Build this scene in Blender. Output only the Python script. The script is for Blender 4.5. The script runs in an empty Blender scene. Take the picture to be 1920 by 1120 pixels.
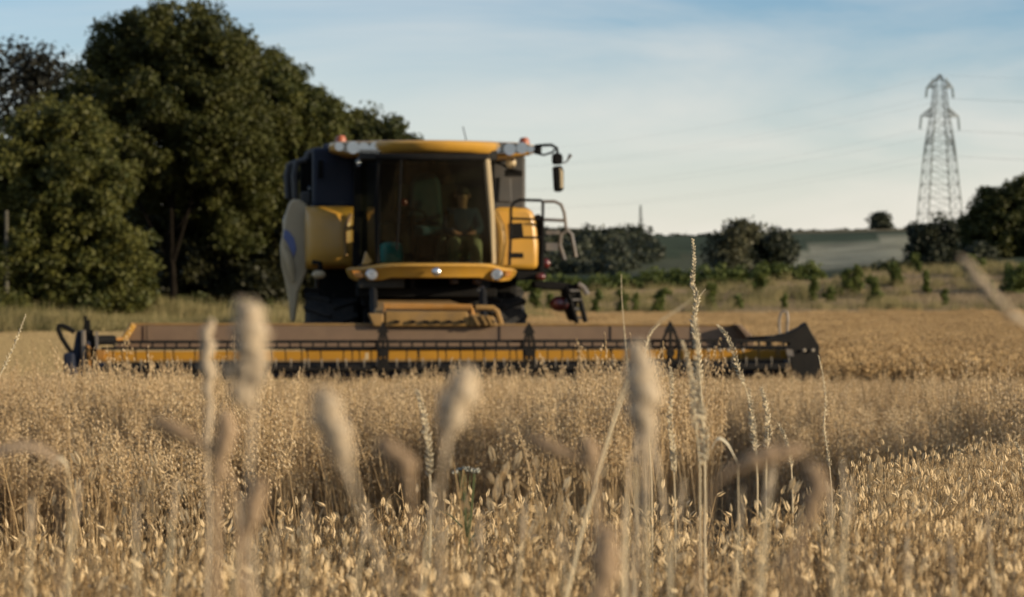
import bpy, bmesh, math, random
import numpy as np
from mathutils import Vector, Matrix
R = math.radians
random.seed(7); rng = np.random.default_rng(7)
S = bpy.context.scene
COL = S.collection

# ------------------------------------------------------------------ camera
CZ = 1.75                                   # eye height over the ground at the machine
cam = bpy.data.cameras.new('camera'); camo = bpy.data.objects.new('camera', cam); COL.objects.link(camo)
camo.location = (0, 0, CZ); camo.rotation_euler = (R(90), 0, 0)
cam.sensor_width = 36; cam.lens = 72; cam.clip_start = 0.02; cam.clip_end = 20000
cam.dof.use_dof = True; cam.dof.focus_distance = 4.0; cam.dof.aperture_fstop = 8.5
S.camera = camo

# ------------------------------------------------------------------ sky and sun
SUN_AZ = R(18)      # towards the camera from the +X axis
SUN_EL = R(13)
w = bpy.data.worlds.new("World"); S.world = w; w.use_nodes = True
nt = w.node_tree; nt.nodes.clear()
N = nt.nodes.new; LK = nt.links.new
out = N('ShaderNodeOutputWorld'); bg = N('ShaderNodeBackground'); bg.inputs[1].default_value = 0.124
sky = N('ShaderNodeTexSky'); sky.sky_type = 'NISHITA'; sky.sun_disc = False
sky.sun_elevation = SUN_EL
sund = Vector((math.cos(SUN_AZ)*math.cos(SUN_EL), -math.sin(SUN_AZ)*math.cos(SUN_EL), math.sin(SUN_EL)))
sky.sun_rotation = math.atan2(sund.x, sund.y)
sky.air_density = 1.0; sky.dust_density = .7; sky.ozone_density = 3.0; sky.altitude = 50
tc = N('ShaderNodeTexCoord'); mp = N('ShaderNodeMapping'); mp.inputs['Scale'].default_value = (1.6, 1.6, 9.0)
mp.inputs['Rotation'].default_value = (0, R(8), 0)
ns = N('ShaderNodeTexNoise'); ns.inputs['Scale'].default_value = 1.6; ns.inputs['Detail'].default_value = 7; ns.inputs['Roughness'].default_value = .55; ns.inputs['Distortion'].default_value = .6
cr = N('ShaderNodeMapRange'); cr.inputs[1].default_value = .40; cr.inputs[2].default_value = .70; cr.inputs[3].default_value = 0.0; cr.inputs[4].default_value = .42
LK(tc.outputs['Generated'], mp.inputs[0]); LK(mp.outputs[0], ns.inputs[0]); LK(ns.outputs[0], cr.inputs[0])
sep = N('ShaderNodeSeparateXYZ'); LK(tc.outputs['Generated'], sep.inputs[0])
hz = N('ShaderNodeMapRange'); hz.inputs[1].default_value = -0.01; hz.inputs[2].default_value = .135; hz.inputs[3].default_value = .95; hz.inputs[4].default_value = .0
LK(sep.outputs[2], hz.inputs[0])
mx = N('ShaderNodeMath'); mx.operation = 'ADD'; mx.use_clamp = True; LK(cr.outputs[0], mx.inputs[0]); LK(hz.outputs[0], mx.inputs[1])
mix = N('ShaderNodeMix'); mix.data_type = 'RGBA'; LK(mx.outputs[0], mix.inputs[0])
LK(sky.outputs[0], mix.inputs[6]); mix.inputs[7].default_value = (5.9, 5.45, 4.85, 1)
LK(mix.outputs[2], bg.inputs[0]); LK(bg.outputs[0], out.inputs[0])

sun = bpy.data.lights.new('sun', 'SUN'); sun.energy = 5.0; sun.angle = R(.5); sun.color = (1, .82, .58)
suno = bpy.data.objects.new('sun', sun); COL.objects.link(suno)
suno.rotation_euler = (-sund).to_track_quat('-Z', 'Y').to_euler(); suno.location = (30, -10, 30)

S.render.engine = 'CYCLES'
S.view_settings.view_transform = 'Standard'; S.view_settings.look = 'None'
S.view_settings.exposure = 0.36; S.view_settings.gamma = 1.0; S.view_settings.use_curve_mapping = False

# ------------------------------------------------------------------ helpers
F = 3840.0
def P(px, py, D): return Vector(((px-960)/F*D, D, CZ + (560-py)/F*D))

class MB:
    def __init__(s): s.v = []; s.f = []
    def add(s, v, f):
        n = len(s.v); s.v += [tuple(p) for p in v]; s.f += [tuple(i+n for i in q) for q in f]; return s
    def box(s, x0, x1, y0, y1, z0, z1, m=None):
        v = [Vector((x, y, z)) for x in (x0, x1) for y in (y0, y1) for z in (z0, z1)]
        if m: v = [m @ p for p in v]
        return s.add(v, [(0,1,3,2),(4,6,7,5),(0,4,5,1),(2,3,7,6),(0,2,6,4),(1,5,7,3)])
    def bar(s, a, b, w, h=None, up=(0,0,1)):
        a = Vector(a); b = Vector(b); h = h or w; d = (b-a); L = d.length
        if L < 1e-6: return s
        d.normalize(); up = Vector(up)
        if abs(d.dot(up)) > .98: up = Vector((0,1,0)) if abs(d.y) < .9 else Vector((1,0,0))
        x = d.cross(up).normalized(); z = x.cross(d)
        v = [p + x*i*w/2 + z*j*h/2 for p in (a, b) for i, j in ((-1,-1),(1,-1),(1,1),(-1,1))]
        return s.add(v, [(0,3,2,1),(4,5,6,7),(0,1,5,4),(1,2,6,5),(2,3,7,6),(3,0,4,7)])
    def tube(s, pts, r, n=6, cap=True):
        pts = [Vector(p) for p in pts]; m = len(pts)
        rs = r if hasattr(r, '__len__') else [r]*m
        v = []; ref = None
        for i, p in enumerate(pts):
            d = (pts[min(i+1, m-1)] - pts[max(i-1, 0)])
            if d.length < 1e-9: d = Vector((0,0,1))
            d.normalize()
            if ref is None:
                ref = Vector((1,0,0)) if abs(d.x) < .8 else Vector((0,1,0))
            x = (ref - d*ref.dot(d)).normalized(); ref = x; y = d.cross(x)
            for k in range(n):
                a = 2*math.pi*k/n; v.append(p + (x*math.cos(a) + y*math.sin(a))*rs[i])
        f = [(i*n+k, i*n+(k+1) % n, (i+1)*n+(k+1) % n, (i+1)*n+k) for i in range(m-1) for k in range(n)]
        if cap: f += [tuple(reversed(range(n))), tuple((m-1)*n+k for k in range(n))]
        return s.add(v, f)
    def prism(s, poly, y0, y1, sh=1.0):                 # poly in (x,z) lies at y0, runs back to y1
        n = len(poly); cx = sum(p[0] for p in poly)/n; cz = sum(p[1] for p in poly)/n
        v = [(x, y0, z) for x, z in poly] + [(cx+(x-cx)*sh, y1, cz+(z-cz)*sh) for x, z in poly]
        f = [tuple(range(n)), tuple(range(2*n-1, n-1, -1))] + [((i+1) % n, i, n+i, n+(i+1) % n) for i in range(n)]
        return s.add(v, f)
    def loft(s, rings, cap=True):
        n = len(rings[0]); m = len(rings); v = [p for r_ in rings for p in r_]
        f = [(i*n+k, i*n+(k+1) % n, (i+1)*n+(k+1) % n, (i+1)*n+k) for i in range(m-1) for k in range(n)]
        if cap: f += [tuple(reversed(range(n))), tuple((m-1)*n+k for k in range(n))]
        return s.add(v, f)
    def grid(s, rows):                                   # open sheet
        m = len(rows); n = len(rows[0]); v = [p for r_ in rows for p in r_]
        return s.add(v, [(i*n+k, i*n+k+1, (i+1)*n+k+1, (i+1)*n+k) for i in range(m-1) for k in range(n-1)])
    def ball(s, c, rx, ry=None, rz=None, n=10, m=6):
        ry = ry or rx; rz = rz or rx; c = Vector(c); rings = []
        for i in range(m+1):
            t = math.pi*(i/m*.98+.01); rings.append([c+Vector((rx*math.sin(t)*math.cos(2*math.pi*k/n), ry*math.sin(t)*math.sin(2*math.pi*k/n), -rz*math.cos(t))) for k in range(n)])
        return s.loft(rings)
    def disc(s, c, r, th, n=20, axis='y', inner=0):
        c = Vector(c); ax = {'x': Vector((1,0,0)), 'y': Vector((0,1,0)), 'z': Vector((0,0,1))}[axis]
        return s.tube([c-ax*th/2, c+ax*th/2], r, n)
    def build(s, name, mat, parent=None, bevel=0, smooth=False, solid=0, sub=0, off=None):
        v = s.v
        if off is not None: v = [(p[0]-off[0], p[1]-off[1], p[2]-off[2]) for p in v]
        me = bpy.data.meshes.new(name); me.from_pydata([tuple(p) for p in v], [], s.f); me.validate()
        bm = bmesh.new(); bm.from_mesh(me); bmesh.ops.recalc_face_normals(bm, faces=bm.faces); bm.to_mesh(me); bm.free()
        if mat: me.materials.append(mat)
        if smooth:
            me.polygons.foreach_set('use_smooth', [True]*len(me.polygons))
            try: me.set_sharp_from_angle(angle=R(40))
            except Exception: pass
        o = bpy.data.objects.new(name, me); COL.objects.link(o)
        if parent: o.parent = parent
        if solid:
            q = o.modifiers.new('solidify', 'SOLIDIFY'); q.thickness = solid; q.offset = 0
        if bevel:
            b = o.modifiers.new('bevel', 'BEVEL'); b.width = bevel; b.segments = 2; b.limit_method = 'ANGLE'; b.angle_limit = R(35); b.use_clamp_overlap = True
        if sub:
            q = o.modifiers.new('subdivision', 'SUBSURF'); q.levels = sub; q.render_levels = sub
        return o

def npmesh(name, V, Fq, mat, parent=None, tint=None, smooth=False):
    """V (n,3) float, Fq (m,k) int with constant k"""
    me = bpy.data.meshes.new(name); k = Fq.shape[1]
    me.vertices.add(len(V)); me.vertices.foreach_set('co', V.astype(np.float32).ravel())
    me.loops.add(Fq.size); me.loops.foreach_set('vertex_index', Fq.astype(np.int32).ravel())
    me.polygons.add(len(Fq)); me.polygons.foreach_set('loop_start', np.arange(0, Fq.size, k, dtype=np.int32))
    if smooth: me.polygons.foreach_set('use_smooth', np.ones(len(Fq), dtype=bool))
    if tint is not None:
        a = me.attributes.new('tint', 'FLOAT', 'POINT'); a.data.foreach_set('value', tint.astype(np.float32))
    me.update(calc_edges=True)
    if isinstance(mat, (list, tuple)):
        for m in mat: me.materials.append(m)
    else: me.materials.append(mat)
    o = bpy.data.objects.new(name, me)
    return o

def tag(o, label=None, cat=None, group=None, kind=None):
    if label: o['label'] = label
    if cat: o['category'] = cat
    if group: o['group'] = group
    if kind: o['kind'] = kind
    return o
def empty(name, loc=(0,0,0), rz=0):
    o = bpy.data.objects.new(name, None); o.location = loc; o.rotation_euler = (0,0,rz); o.empty_display_size = .2
    COL.objects.link(o); return o

# ------------------------------------------------------------------ materials
def newmat(name):
    m = bpy.data.materials.new(name); m.use_nodes = True; t = m.node_tree; t.nodes.clear(); return m, t
def mat(name, col, rough=.5, metal=0, var=.15, scale=6, bump=0.0, dirt=None, coat=0, spec=.5, bscale=40):
    m, t = newmat(name); n = t.nodes.new; l = t.links.new
    o = n('ShaderNodeOutputMaterial'); b = n('ShaderNodeBsdfPrincipled'); l(b.outputs[0], o.inputs[0])
    c = n('ShaderNodeTexCoord'); no = n('ShaderNodeTexNoise'); no.inputs['Scale'].default_value = scale; no.inputs['Detail'].default_value = 6
    l(c.outputs['Object'], no.inputs[0])
    mr = n('ShaderNodeMapRange'); mr.inputs[1].default_value = .3; mr.inputs[2].default_value = .7; mr.inputs[3].default_value = 1-var; mr.inputs[4].default_value = 1+var
    l(no.outputs[0], mr.inputs[0])
    mu = n('ShaderNodeVectorMath'); mu.operation = 'SCALE'; mu.inputs[0].default_value = col; l(mr.outputs[0], mu.inputs[3])
    src = mu.outputs[0]
    if dirt:
        n2 = n('ShaderNodeTexNoise'); n2.inputs['Scale'].default_value = scale*.6; n2.inputs['Detail'].default_value = 8; n2.inputs['Roughness'].default_value = .7
        l(c.outputs['Object'], n2.inputs[0])
        r2 = n('ShaderNodeMapRange'); r2.inputs[1].default_value = .42; r2.inputs[2].default_value = .75; r2.inputs[4].default_value = dirt[1]
        l(n2.outputs[0], r2.inputs[0]); mxx = n('ShaderNodeMix'); mxx.data_type = 'RGBA'
        l(r2.outputs[0], mxx.inputs[0]); l(src, mxx.inputs[6]); mxx.inputs[7].default_value = (*dirt[0], 1); src = mxx.outputs[2]
    l(src, b.inputs['Base Color']); b.inputs['Roughness'].default_value = rough; b.inputs['Metallic'].default_value = metal
    b.inputs['Specular IOR Level'].default_value = spec
    if coat: b.inputs['Coat Weight'].default_value = coat; b.inputs['Coat Roughness'].default_value = .15
    if bump:
        n3 = n('ShaderNodeTexNoise'); n3.inputs['Scale'].default_value = bscale; n3.inputs['Detail'].default_value = 5; l(c.outputs['Object'], n3.inputs[0])
        bp = n('ShaderNodeBump'); bp.inputs['Strength'].default_value = bump; bp.inputs['Distance'].default_value = .02
        l(n3.outputs[0], bp.inputs['Height']); l(bp.outputs[0], b.inputs['Normal'])
    return m
def leafmat(name, a, b_, trans=.35, rough=.6, rnd=.35):
    """two-tone plant matter with light passing through; tone from the 'tint' attribute plus a random value per plant"""
    m, t = newmat(name); n = t.nodes.new; l = t.links.new
    o = n('ShaderNodeOutputMaterial'); at = n('ShaderNodeAttribute'); at.attribute_name = 'tint'
    oi = n('ShaderNodeObjectInfo'); ma = n('ShaderNodeMath'); ma.operation = 'MULTIPLY_ADD'; l(oi.outputs['Random'], ma.inputs[0]); ma.inputs[1].default_value = rnd; ma.inputs[2].default_value = -rnd/2
    ad = n('ShaderNodeMath'); ad.use_clamp = True; l(at.outputs['Fac'], ad.inputs[0]); l(ma.outputs[0], ad.inputs[1])
    mx = n('ShaderNodeMix'); mx.data_type = 'RGBA'; l(ad.outputs[0], mx.inputs[0]); mx.inputs[6].default_value = (*a, 1); mx.inputs[7].default_value = (*b_, 1)
    d = n('ShaderNodeBsdfPrincipled'); d.inputs['Roughness'].default_value = rough; d.inputs['Specular IOR Level'].default_value = .3; l(mx.outputs[2], d.inputs['Base Color'])
    tr = n('ShaderNodeBsdfTranslucent'); l(mx.outputs[2], tr.inputs[0])
    ms = n('ShaderNodeMixShader'); ms.inputs[0].default_value = trans; l(d.outputs[0], ms.inputs[1]); l(tr.outputs[0], ms.inputs[2]); l(ms.outputs[0], o.inputs[0])
    return m

DUST = (.30, .22, .13)
M = dict(
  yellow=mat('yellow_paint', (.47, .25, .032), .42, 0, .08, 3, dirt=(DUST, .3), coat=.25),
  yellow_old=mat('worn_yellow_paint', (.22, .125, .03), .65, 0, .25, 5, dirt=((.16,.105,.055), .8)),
  orange=mat('orange_paint', (.30, .135, .018), .55, 0, .15, 5, dirt=(DUST, .4)),
  navy=mat('navy_paint', (.004, .009, .024), .55, 0, .1, 3, dirt=(DUST, .03), spec=.3),
  grey_lit_navy=mat('dark_grey_and_sunlit_navy', (.055, .055, .055), .6, 0, .1, 3, dirt=(DUST, .12), spec=.3),
  trough=mat('deep_yellow_trough_paint', (.36, .17, .008), .45, 0, .12, 3),
  cream=mat('cream_paint_and_glare', (.44, .35, .21), .42, 0, .06, 3, dirt=(DUST, .35)),
  blue=mat('blue_decal', (.10, .13, .28), .45, 0, .05, 8),
  black=mat('black_paint', (.0035, .0035, .0035), .85, 0, .2, 6, dirt=(DUST, .02), spec=.2),
  metal=mat('dusty_steel', (.20, .18, .16), .45, .6, .2, 8, dirt=(DUST, .6)),
  chrome=mat('lamp_reflector', (.6, .6, .6), .3, 1, .03, 8),
  sheet=mat('dusty_back_sheet', (.135, .086, .052), .62, 0, .12, 4, dirt=((.19,.125,.07), .5)),
  rubber=mat('tyre_rubber', (.014, .014, .014), .85, 0, .2, 8, dirt=((.10,.08,.055), .35), bump=.3),
  reel=mat('black_reel_steel', (.006, .0055, .005), .7, 0, .2, 8, dirt=(DUST, .03), spec=.2),
  tine=mat('pale_tine', (.30, .26, .2), .5, 0, .2, 20),
  beacon=mat('orange_beacon', (.28, .075, .03), .4, 0, .05, 8),
  redl=mat('red_lens', (.09, .012, .01), .3, 0, .05, 8, coat=.5),
  amber=mat('amber_lens', (.5, .2, .03), .2, 0, .05, 8, coat=.5),
  cabin=mat('cab_lining', (.02, .019, .015), .85, 0, .2, 8),
  seat=mat('seat_fabric', (.03, .075, .10), .85, 0, .2, 10),  # teal light on the backrest is put into the fabric colour
  seat2=mat('grey_seat_fabric', (.10, .10, .075), .85, 0, .2, 10),
  bag=mat('turquoise_bag', (.05, .60, .75), .45, 0, .25, 8, bump=.5, bscale=14),
  skin=mat('skin', (.50, .27, .19), .5, 0, .06, 14),
  hair=mat('dark_hair', (.04, .028, .02), .7, 0, .2, 60),
  shirt=mat('dark_blue_top', (.03, .06, .12), .85, 0, .15, 20),
  trouser=mat('olive_trousers', (.19, .21, .12), .85, 0, .15, 20),
  boot=mat('brown_boot', (.06, .04, .03), .7, 0, .2, 12),
  bark=mat('bark', (.010, .008, .006), 1.0, 0, .35, 3, spec=.05, bump=.8, bscale=8),
  palebark=mat('pale_bark', (.24, .20, .15), .9, 0, .35, 3, bump=.8, bscale=8),
  wood=mat('weathered_pole_wood', (.06, .055, .04), .85, 0, .2, 4),
  pylon=mat('galvanised_lattice_steel', (.085, .095, .085), .6, .2, .1, .5),
  wire=mat('conductor', (.12, .12, .12), .5, .4, .05, 1),
  insul=mat('glass_insulator', (.10, .13, .12), .2, 0, .05, 1),
)
def glassmat():
    m, t = newmat('tinted_cab_glass'); n = t.nodes.new; l = t.links.new
    o = n('ShaderNodeOutputMaterial'); tr = n('ShaderNodeBsdfTransparent'); tr.inputs[0].default_value = (.27, .30, .21, 1)
    g = n('ShaderNodeBsdfGlossy'); g.inputs['Roughness'].default_value = .03; g.inputs[0].default_value = (.9, .9, .85, 1)
    fr = n('ShaderNodeFresnel'); fr.inputs[0].default_value = 1.5
    d = n('ShaderNodeBsdfDiffuse'); d.inputs[0].default_value = (.25, .2, .13, 1)
    c = n('ShaderNodeTexCoord'); no = n('ShaderNodeTexNoise'); no.inputs['Scale'].default_value = 2.2; no.inputs['Detail'].default_value = 6; l(c.outputs['Object'], no.inputs[0])
    mr = n('ShaderNodeMapRange'); mr.inputs[1].default_value = .3; mr.inputs[2].default_value = .8; mr.inputs[3].default_value = .002; mr.inputs[4].default_value = .02; l(no.outputs[0], mr.inputs[0])
    a = n('ShaderNodeMixShader'); l(fr.outputs[0], a.inputs[0]); l(tr.outputs[0], a.inputs[1]); l(g.outputs[0], a.inputs[2])
    b = n('ShaderNodeMixShader'); l(mr.outputs[0], b.inputs[0]); l(a.outputs[0], b.inputs[1]); l(d.outputs[0], b.inputs[2])
    l(b.outputs[0], o.inputs[0]); return m
M['glass'] = glassmat()
def clearmat():
    m, t = newmat('clear_lamp_lens'); n = t.nodes.new; l = t.links.new
    o = n('ShaderNodeOutputMaterial'); tr = n('ShaderNodeBsdfTransparent'); tr.inputs[0].default_value = (.85, .87, .88, 1)
    g = n('ShaderNodeBsdfGlossy'); g.inputs['Roughness'].default_value = .08
    a = n('ShaderNodeMixShader'); a.inputs[0].default_value = .12; l(tr.outputs[0], a.inputs[1]); l(g.outputs[0], a.inputs[2]); l(a.outputs[0], o.inputs[0]); return m
M['lens'] = clearmat()

# ------------------------------------------------------------------ terrain
cols = np.array([-1500, 820, 1050, 1300, 1500, 1700, 1920, 3500.])
TZ = {  # distance: height relative to the camera, per image column
 0.:  [-1.15]*8, 2.5: [-1.20]*8, 7.: [-1.33]*8, 14.: [-1.50]*8, 24.: [-1.70]*8, 60.: [-1.88]*8,
 95.:  [-1.62,-1.7,-1.9,-1.9,-1.9,-1.9,-1.9,-1.9],
 118.: [-1.25,-1.3,-1.9,-1.9,-1.9,-1.9,-1.9,-1.9],
 140.: [-.9,-1.0,-1.9,-1.9,-1.85,-1.8,-1.8,-1.8],
 150.: [-.8,-.9,-1.5,-1.5,-1.3,-1.1,-1.0,-1.0],
 190.: [0.,0.,.2,.45,1.2,2.0,2.5,3.0],
 235.: [0.,0.,-1.,-1.,-.5,1.0,3.4,5.0],
 300.: [2.,2.,1.,1.,1.,3.2,6.,8.],
 380.: [4.,4.,4.,4.2,3.5,5.4,8.,11.],
 470.: [9.,9.,9.,8.5,9.,10.5,12.5,15.],
 640.: [22.5,22.5,21.8,19.2,20.9,21.6,22.,24.],
 760.: [24,24,22.,18.5,20.5,21.,21.5,24.],
 1500.:[14.]*8, 9000.:[-10.]*8 }
TD = np.array(sorted(TZ)); TT = np.array([TZ[d] for d in TD])
def hrel(x, y):
    x = np.asarray(x, float); y = np.asarray(y, float)
    az = np.clip(np.arctan2(x, np.maximum(y, 1e-6)), -.5, .5); az = np.where(y <= 0, np.sign(x)*.5, az)
    D = np.hypot(x, y)*np.cos(az); px = 960+F*np.tan(az)
    px = np.clip(px, cols[0], cols[-1])
    i = np.clip(np.searchsorted(TD, D)-1, 0, len(TD)-2); t = np.clip((D-TD[i])/(TD[i+1]-TD[i]), 0, 1); t = np.where(D > 60, t*t*(3-2*t), t)
    j = np.clip(np.searchsorted(cols, px)-1, 0, len(cols)-2); u = np.clip((px-cols[j])/(cols[j+1]-cols[j]), 0, 1); u = u*u*(3-2*u)
    a = TT[i, j]*(1-u)+TT[i, j+1]*u; b = TT[i+1, j]*(1-u)+TT[i+1, j+1]*u
    return a*(1-t)+b*t
def gz(x, y): return float(CZ+hrel(x, y))

rad = np.concatenate([[0.02], np.geomspace(.6, 9000, 210)])
ang = np.concatenate([np.radians(np.arange(-16, 18.01, .16)), np.radians(np.arange(20, 342, 4.))])
A_, R_ = np.meshgrid(ang, rad); X = R_*np.sin(A_); Y = R_*np.cos(A_)
Z = CZ + hrel(X, Y) + np.where(R_ > 30, .0, .012)*rng.standard_normal(X.shape)
na, nr = len(ang), len(rad)
ii, jj = np.meshgrid(np.arange(nr-1), np.arange(na), indexing='ij'); jn = (jj+1) % na
Fq = np.stack([ii*na+jj, ii*na+jn, (ii+1)*na+jn, (ii+1)*na+jj], -1).reshape(-1, 4)[:, ::-1]
# land use, plus shade darkening the far hill: albedo stored per vertex
pxm = 960+F*X/np.maximum(Y, .01); pym = 560-F*(Z-CZ)/np.maximum(Y, .01)
C = np.zeros((nr, na, 3)); C[:] = (.07, .045, .024)                          # soil and straw litter under the oats
D_ = Y
def put(mask, c): C[mask] = c
put((D_ > 25.5) & (X < 3.7+.02*D_) & (D_ < 100), (.27, .20, .09))            # stubble already cut
put((D_ > 100) & (D_ < 160) & (pxm < 900), (.20, .18, .07))
put((R_ >= 143) & (R_ < 225) & (pxm >= 900), (.38, .28, .17))                # rough dry grass
put((R_ >= 225) | ((D_ >= 160) & (pxm < 900)), (.03, .04, .018))
put((R_ >= 430), (.035, .048, .026))  # this low albedo and the one above hold the hill's shade
pale = (R_ > 330) & (pxm > 1400) & (pxm < 1725) & (pym < 505-(pxm-1400)*.03) & (pym > 482-(pxm-1400)*.14)
put(pale, (.25, .24, .165))
put((R_ > 430) & (pxm > 1470) & (pxm < 1740) & (pym <= 482-(pxm-1400)*.14) & (pym > 440), (.045, .06, .034))
put((R_ > 380) & (pxm > 1180) & (pxm < 1340) & (pym > 468+(1340-pxm)*.2), (.06, .065, .035))
put((R_ > 600) & (pym < 440), (.15, .115, .06))
go = npmesh('ground', np.stack([X, Y, Z], -1).reshape(-1, 3), Fq, mat('tmp', (1, 1, 1)), smooth=True)
me = go.data; a = me.attributes.new('land', 'FLOAT_COLOR', 'POINT')
cc = np.ones((nr*na, 4), np.float32); cc[:, :3] = C.reshape(-1, 3); a.data.foreach_set('color', cc.ravel())
COL.objects.link(go); tag(go, kind='structure')
m, t = newmat('ground_soil_and_fields'); n = t.nodes.new; l = t.links.new
o = n('ShaderNodeOutputMaterial'); b = n('ShaderNodeBsdfPrincipled'); l(b.outputs[0], o.inputs[0]); b.inputs['Roughness'].default_value = .95; b.inputs['Specular IOR Level'].default_value = .1
at = n('ShaderNodeAttribute'); at.attribute_name = 'land'; c = n('ShaderNodeTexCoord')
def gn(sc, lo, hi, a0, a1):
    q = n('ShaderNodeTexNoise'); q.inputs['Scale'].default_value = sc; q.inputs['Detail'].default_value = 8; l(c.outputs['Object'], q.inputs[0])
    r_ = n('ShaderNodeMapRange'); r_.inputs[1].default_value = lo; r_.inputs[2].default_value = hi; r_.inputs[3].default_value = a0; r_.inputs[4].default_value = a1; l(q.outputs[0], r_.inputs[0]); return r_.outputs[0]
m1 = n('ShaderNodeMath'); m1.operation = 'MULTIPLY'; l(gn(.09, .3, .7, .7, 1.3), m1.inputs[0]); l(gn(1.8, .3, .7, .75, 1.25), m1.inputs[1])
m2 = n('ShaderNodeMath'); m2.operation = 'MULTIPLY'; l(m1.outputs[0], m2.inputs[0]); l(gn(30, .3, .7, .7, 1.3), m2.inputs[1])
sc = n('ShaderNodeVectorMath'); sc.operation = 'SCALE'; l(at.outputs['Color'], sc.inputs[0]); l(m2.outputs[0], sc.inputs[3]); l(sc.outputs[0], b.inputs['Base Color'])
bp = n('ShaderNodeBump'); bp.inputs['Strength'].default_value = .8; bp.inputs['Distance'].default_value = .05
q = n('ShaderNodeTexNoise'); q.inputs['Scale'].default_value = 12; q.inputs['Detail'].default_value = 8; l(c.outputs['Object'], q.inputs[0]); l(q.outputs[0], bp.inputs['Height']); l(bp.outputs[0], b.inputs['Normal'])
me.materials[0] = m; bpy.data.materials.remove(bpy.data.materials['tmp'])

# ------------------------------------------------------------------ trees
def leaves(centres, radii, nper, size, seed, squash=.8, flat=0):
    """leaf quads round clump centres -> V, F, tint"""
    r = np.random.default_rng(seed); k = len(centres); n_ = k*nper
    c = np.repeat(centres, nper, 0); ra = np.repeat(radii, nper)
    d = r.standard_normal((n_, 3)); d /= np.linalg.norm(d, axis=1, keepdims=True)
    rr = r.random(n_)**.45; p = c + d*(ra*rr)[:, None]*np.array([1, 1, squash])
    nrm = d*.6 + r.standard_normal((n_, 3))*.7 + np.array([0, 0, .35]); nrm /= np.linalg.norm(nrm, axis=1, keepdims=True)
    t_ = np.cross(nrm, r.standard_normal((n_, 3))); t_ /= np.linalg.norm(t_, axis=1, keepdims=True); b_ = np.cross(nrm, t_)
    s_ = size*(.6+.8*r.random(n_))[:, None]; wd = .34
    v = np.stack([p-t_*s_*.5, p+b_*s_*wd+nrm*s_*.08, p+t_*s_*.5, p-b_*s_*wd+nrm*s_*.08], 1).reshape(-1, 3)
    f = np.arange(n_*4).reshape(-1, 4)
    ct = np.repeat(r.random(k), nper)*.5 + r.random(n_)*.5
    return v, f, np.repeat(ct, 4)
def lobe_clumps(lobes, spacing, seed):
    r = np.random.default_rng(seed); C_ = []; R2 = []
    for (c, rx, ry, rz) in lobes:
        area = 4*math.pi*((rx*ry+rx*rz+ry*rz)/3); k = max(8, int(area/spacing**2))
        d = r.standard_normal((k, 3)); d /= np.linalg.norm(d, axis=1, keepdims=True)
        q = .58+.56*r.random(k)
        C_.append(np.array(c)+d*np.array([rx, ry, rz])*q[:, None]); R2.append(spacing*(.55+.5*r.random(k)))
        k2 = k//3; d = r.standard_normal((k2, 3)); d /= np.linalg.norm(d, axis=1, keepdims=True)
        C_.append(np.array(c)+d*np.array([rx, ry, rz])*(.6*r.random(k2)[:, None])); R2.append(spacing*(.7+.4*r.random(k2)))
    return np.concatenate(C_), np.concatenate(R2)
LM = dict(
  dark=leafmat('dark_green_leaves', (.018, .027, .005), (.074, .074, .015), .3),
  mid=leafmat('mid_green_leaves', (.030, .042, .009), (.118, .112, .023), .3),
  olive=leafmat('shaded_olive_leaves', (.012, .014, .004), (.05, .047, .012), .3),  # understorey shade is put into these darker tones
  copper=leafmat('dark_copper_leaves', (.012, .013, .009), (.032, .030, .016), .2),
  pale=leafmat('grey_green_leaves', (.05, .055, .03), (.14, .13, .07), .3),
  fresh=leafmat('fresh_green_leaves', (.06, .085, .02), (.15, .17, .04), .35),
  far=leafmat('distant_leaves', (.014, .022, .015), (.05, .055, .028), .2),
)
def tree(name, cat, label, lobes_px, D, lm, base, spacing=1.0, nper=60, size=.3, seed=1, trunk=.35, group=None, bark='bark', gap=False, part='crown'):
    """lobes in pixels (px,py,rx,ry,dD,depth); base (px, D)"""
    bx = (base-960)/F*D; bz = gz(bx, D); root = empty(name, (bx, D, bz)); tag(root, label, cat, group)
    L = []
    for (px, py, rx, ry, dD, dep) in lobes_px:
        p = P(px, py, D+dD); k = (D+dD)/F; L.append(((p.x-bx, dD, p.z-bz), rx*k, dep, ry*k))
    c_, r_ = lobe_clumps(L, spacing, seed)
    c_[:, 2] = np.maximum(c_[:, 2], .25*spacing)
    v, f, ti = leaves(c_, r_, nper, size, seed+1)
    v[:, 2] = np.maximum(v[:, 2], 0.02)
    cr_ = npmesh(part, v, f, LM[lm], tint=ti); COL.objects.link(cr_); cr_.parent = root
    if trunk:
        mb = MB(); top = max(q[0][2] for q in L)
        rs = random.Random(seed); H = top*.62
        pts = [Vector((rs.uniform(-.12, .12)*i, rs.uniform(-.12, .12)*i, H*i/6-.05)) for i in range(7)]
        mb.tube(pts, [trunk*(1.25 if i == 0 else 1-.11*i) for i in range(7)], 9)
        for q in L:
            c0 = Vector(q[0]); s0 = pts[2+rs.randrange(4)]; mid = s0.lerp(c0, .5)+Vector((0, 0, -.08*(c0-s0).length))
            mb.tube([s0, mid, c0, c0+Vector((rs.uniform(-.5, .5)*q[1], rs.uniform(-.5, .5)*q[1], q[3]*.6))], [trunk*.5, trunk*.33, trunk*.2, trunk*.06], 6)
            for _ in range(3):
                d = Vector((rs.uniform(-1, 1)*q[1], rs.uniform(-1, 1)*q[2], rs.uniform(-.5, .9)*q[3]))*.8
                mb.tube([mid, mid.lerp(c0+d, .6)+Vector((0,0,.2)), c0+d], [trunk*.25, trunk*.14, trunk*.04], 5)
        mb.build('trunk', M[bark], root, smooth=True)
    return root

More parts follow.
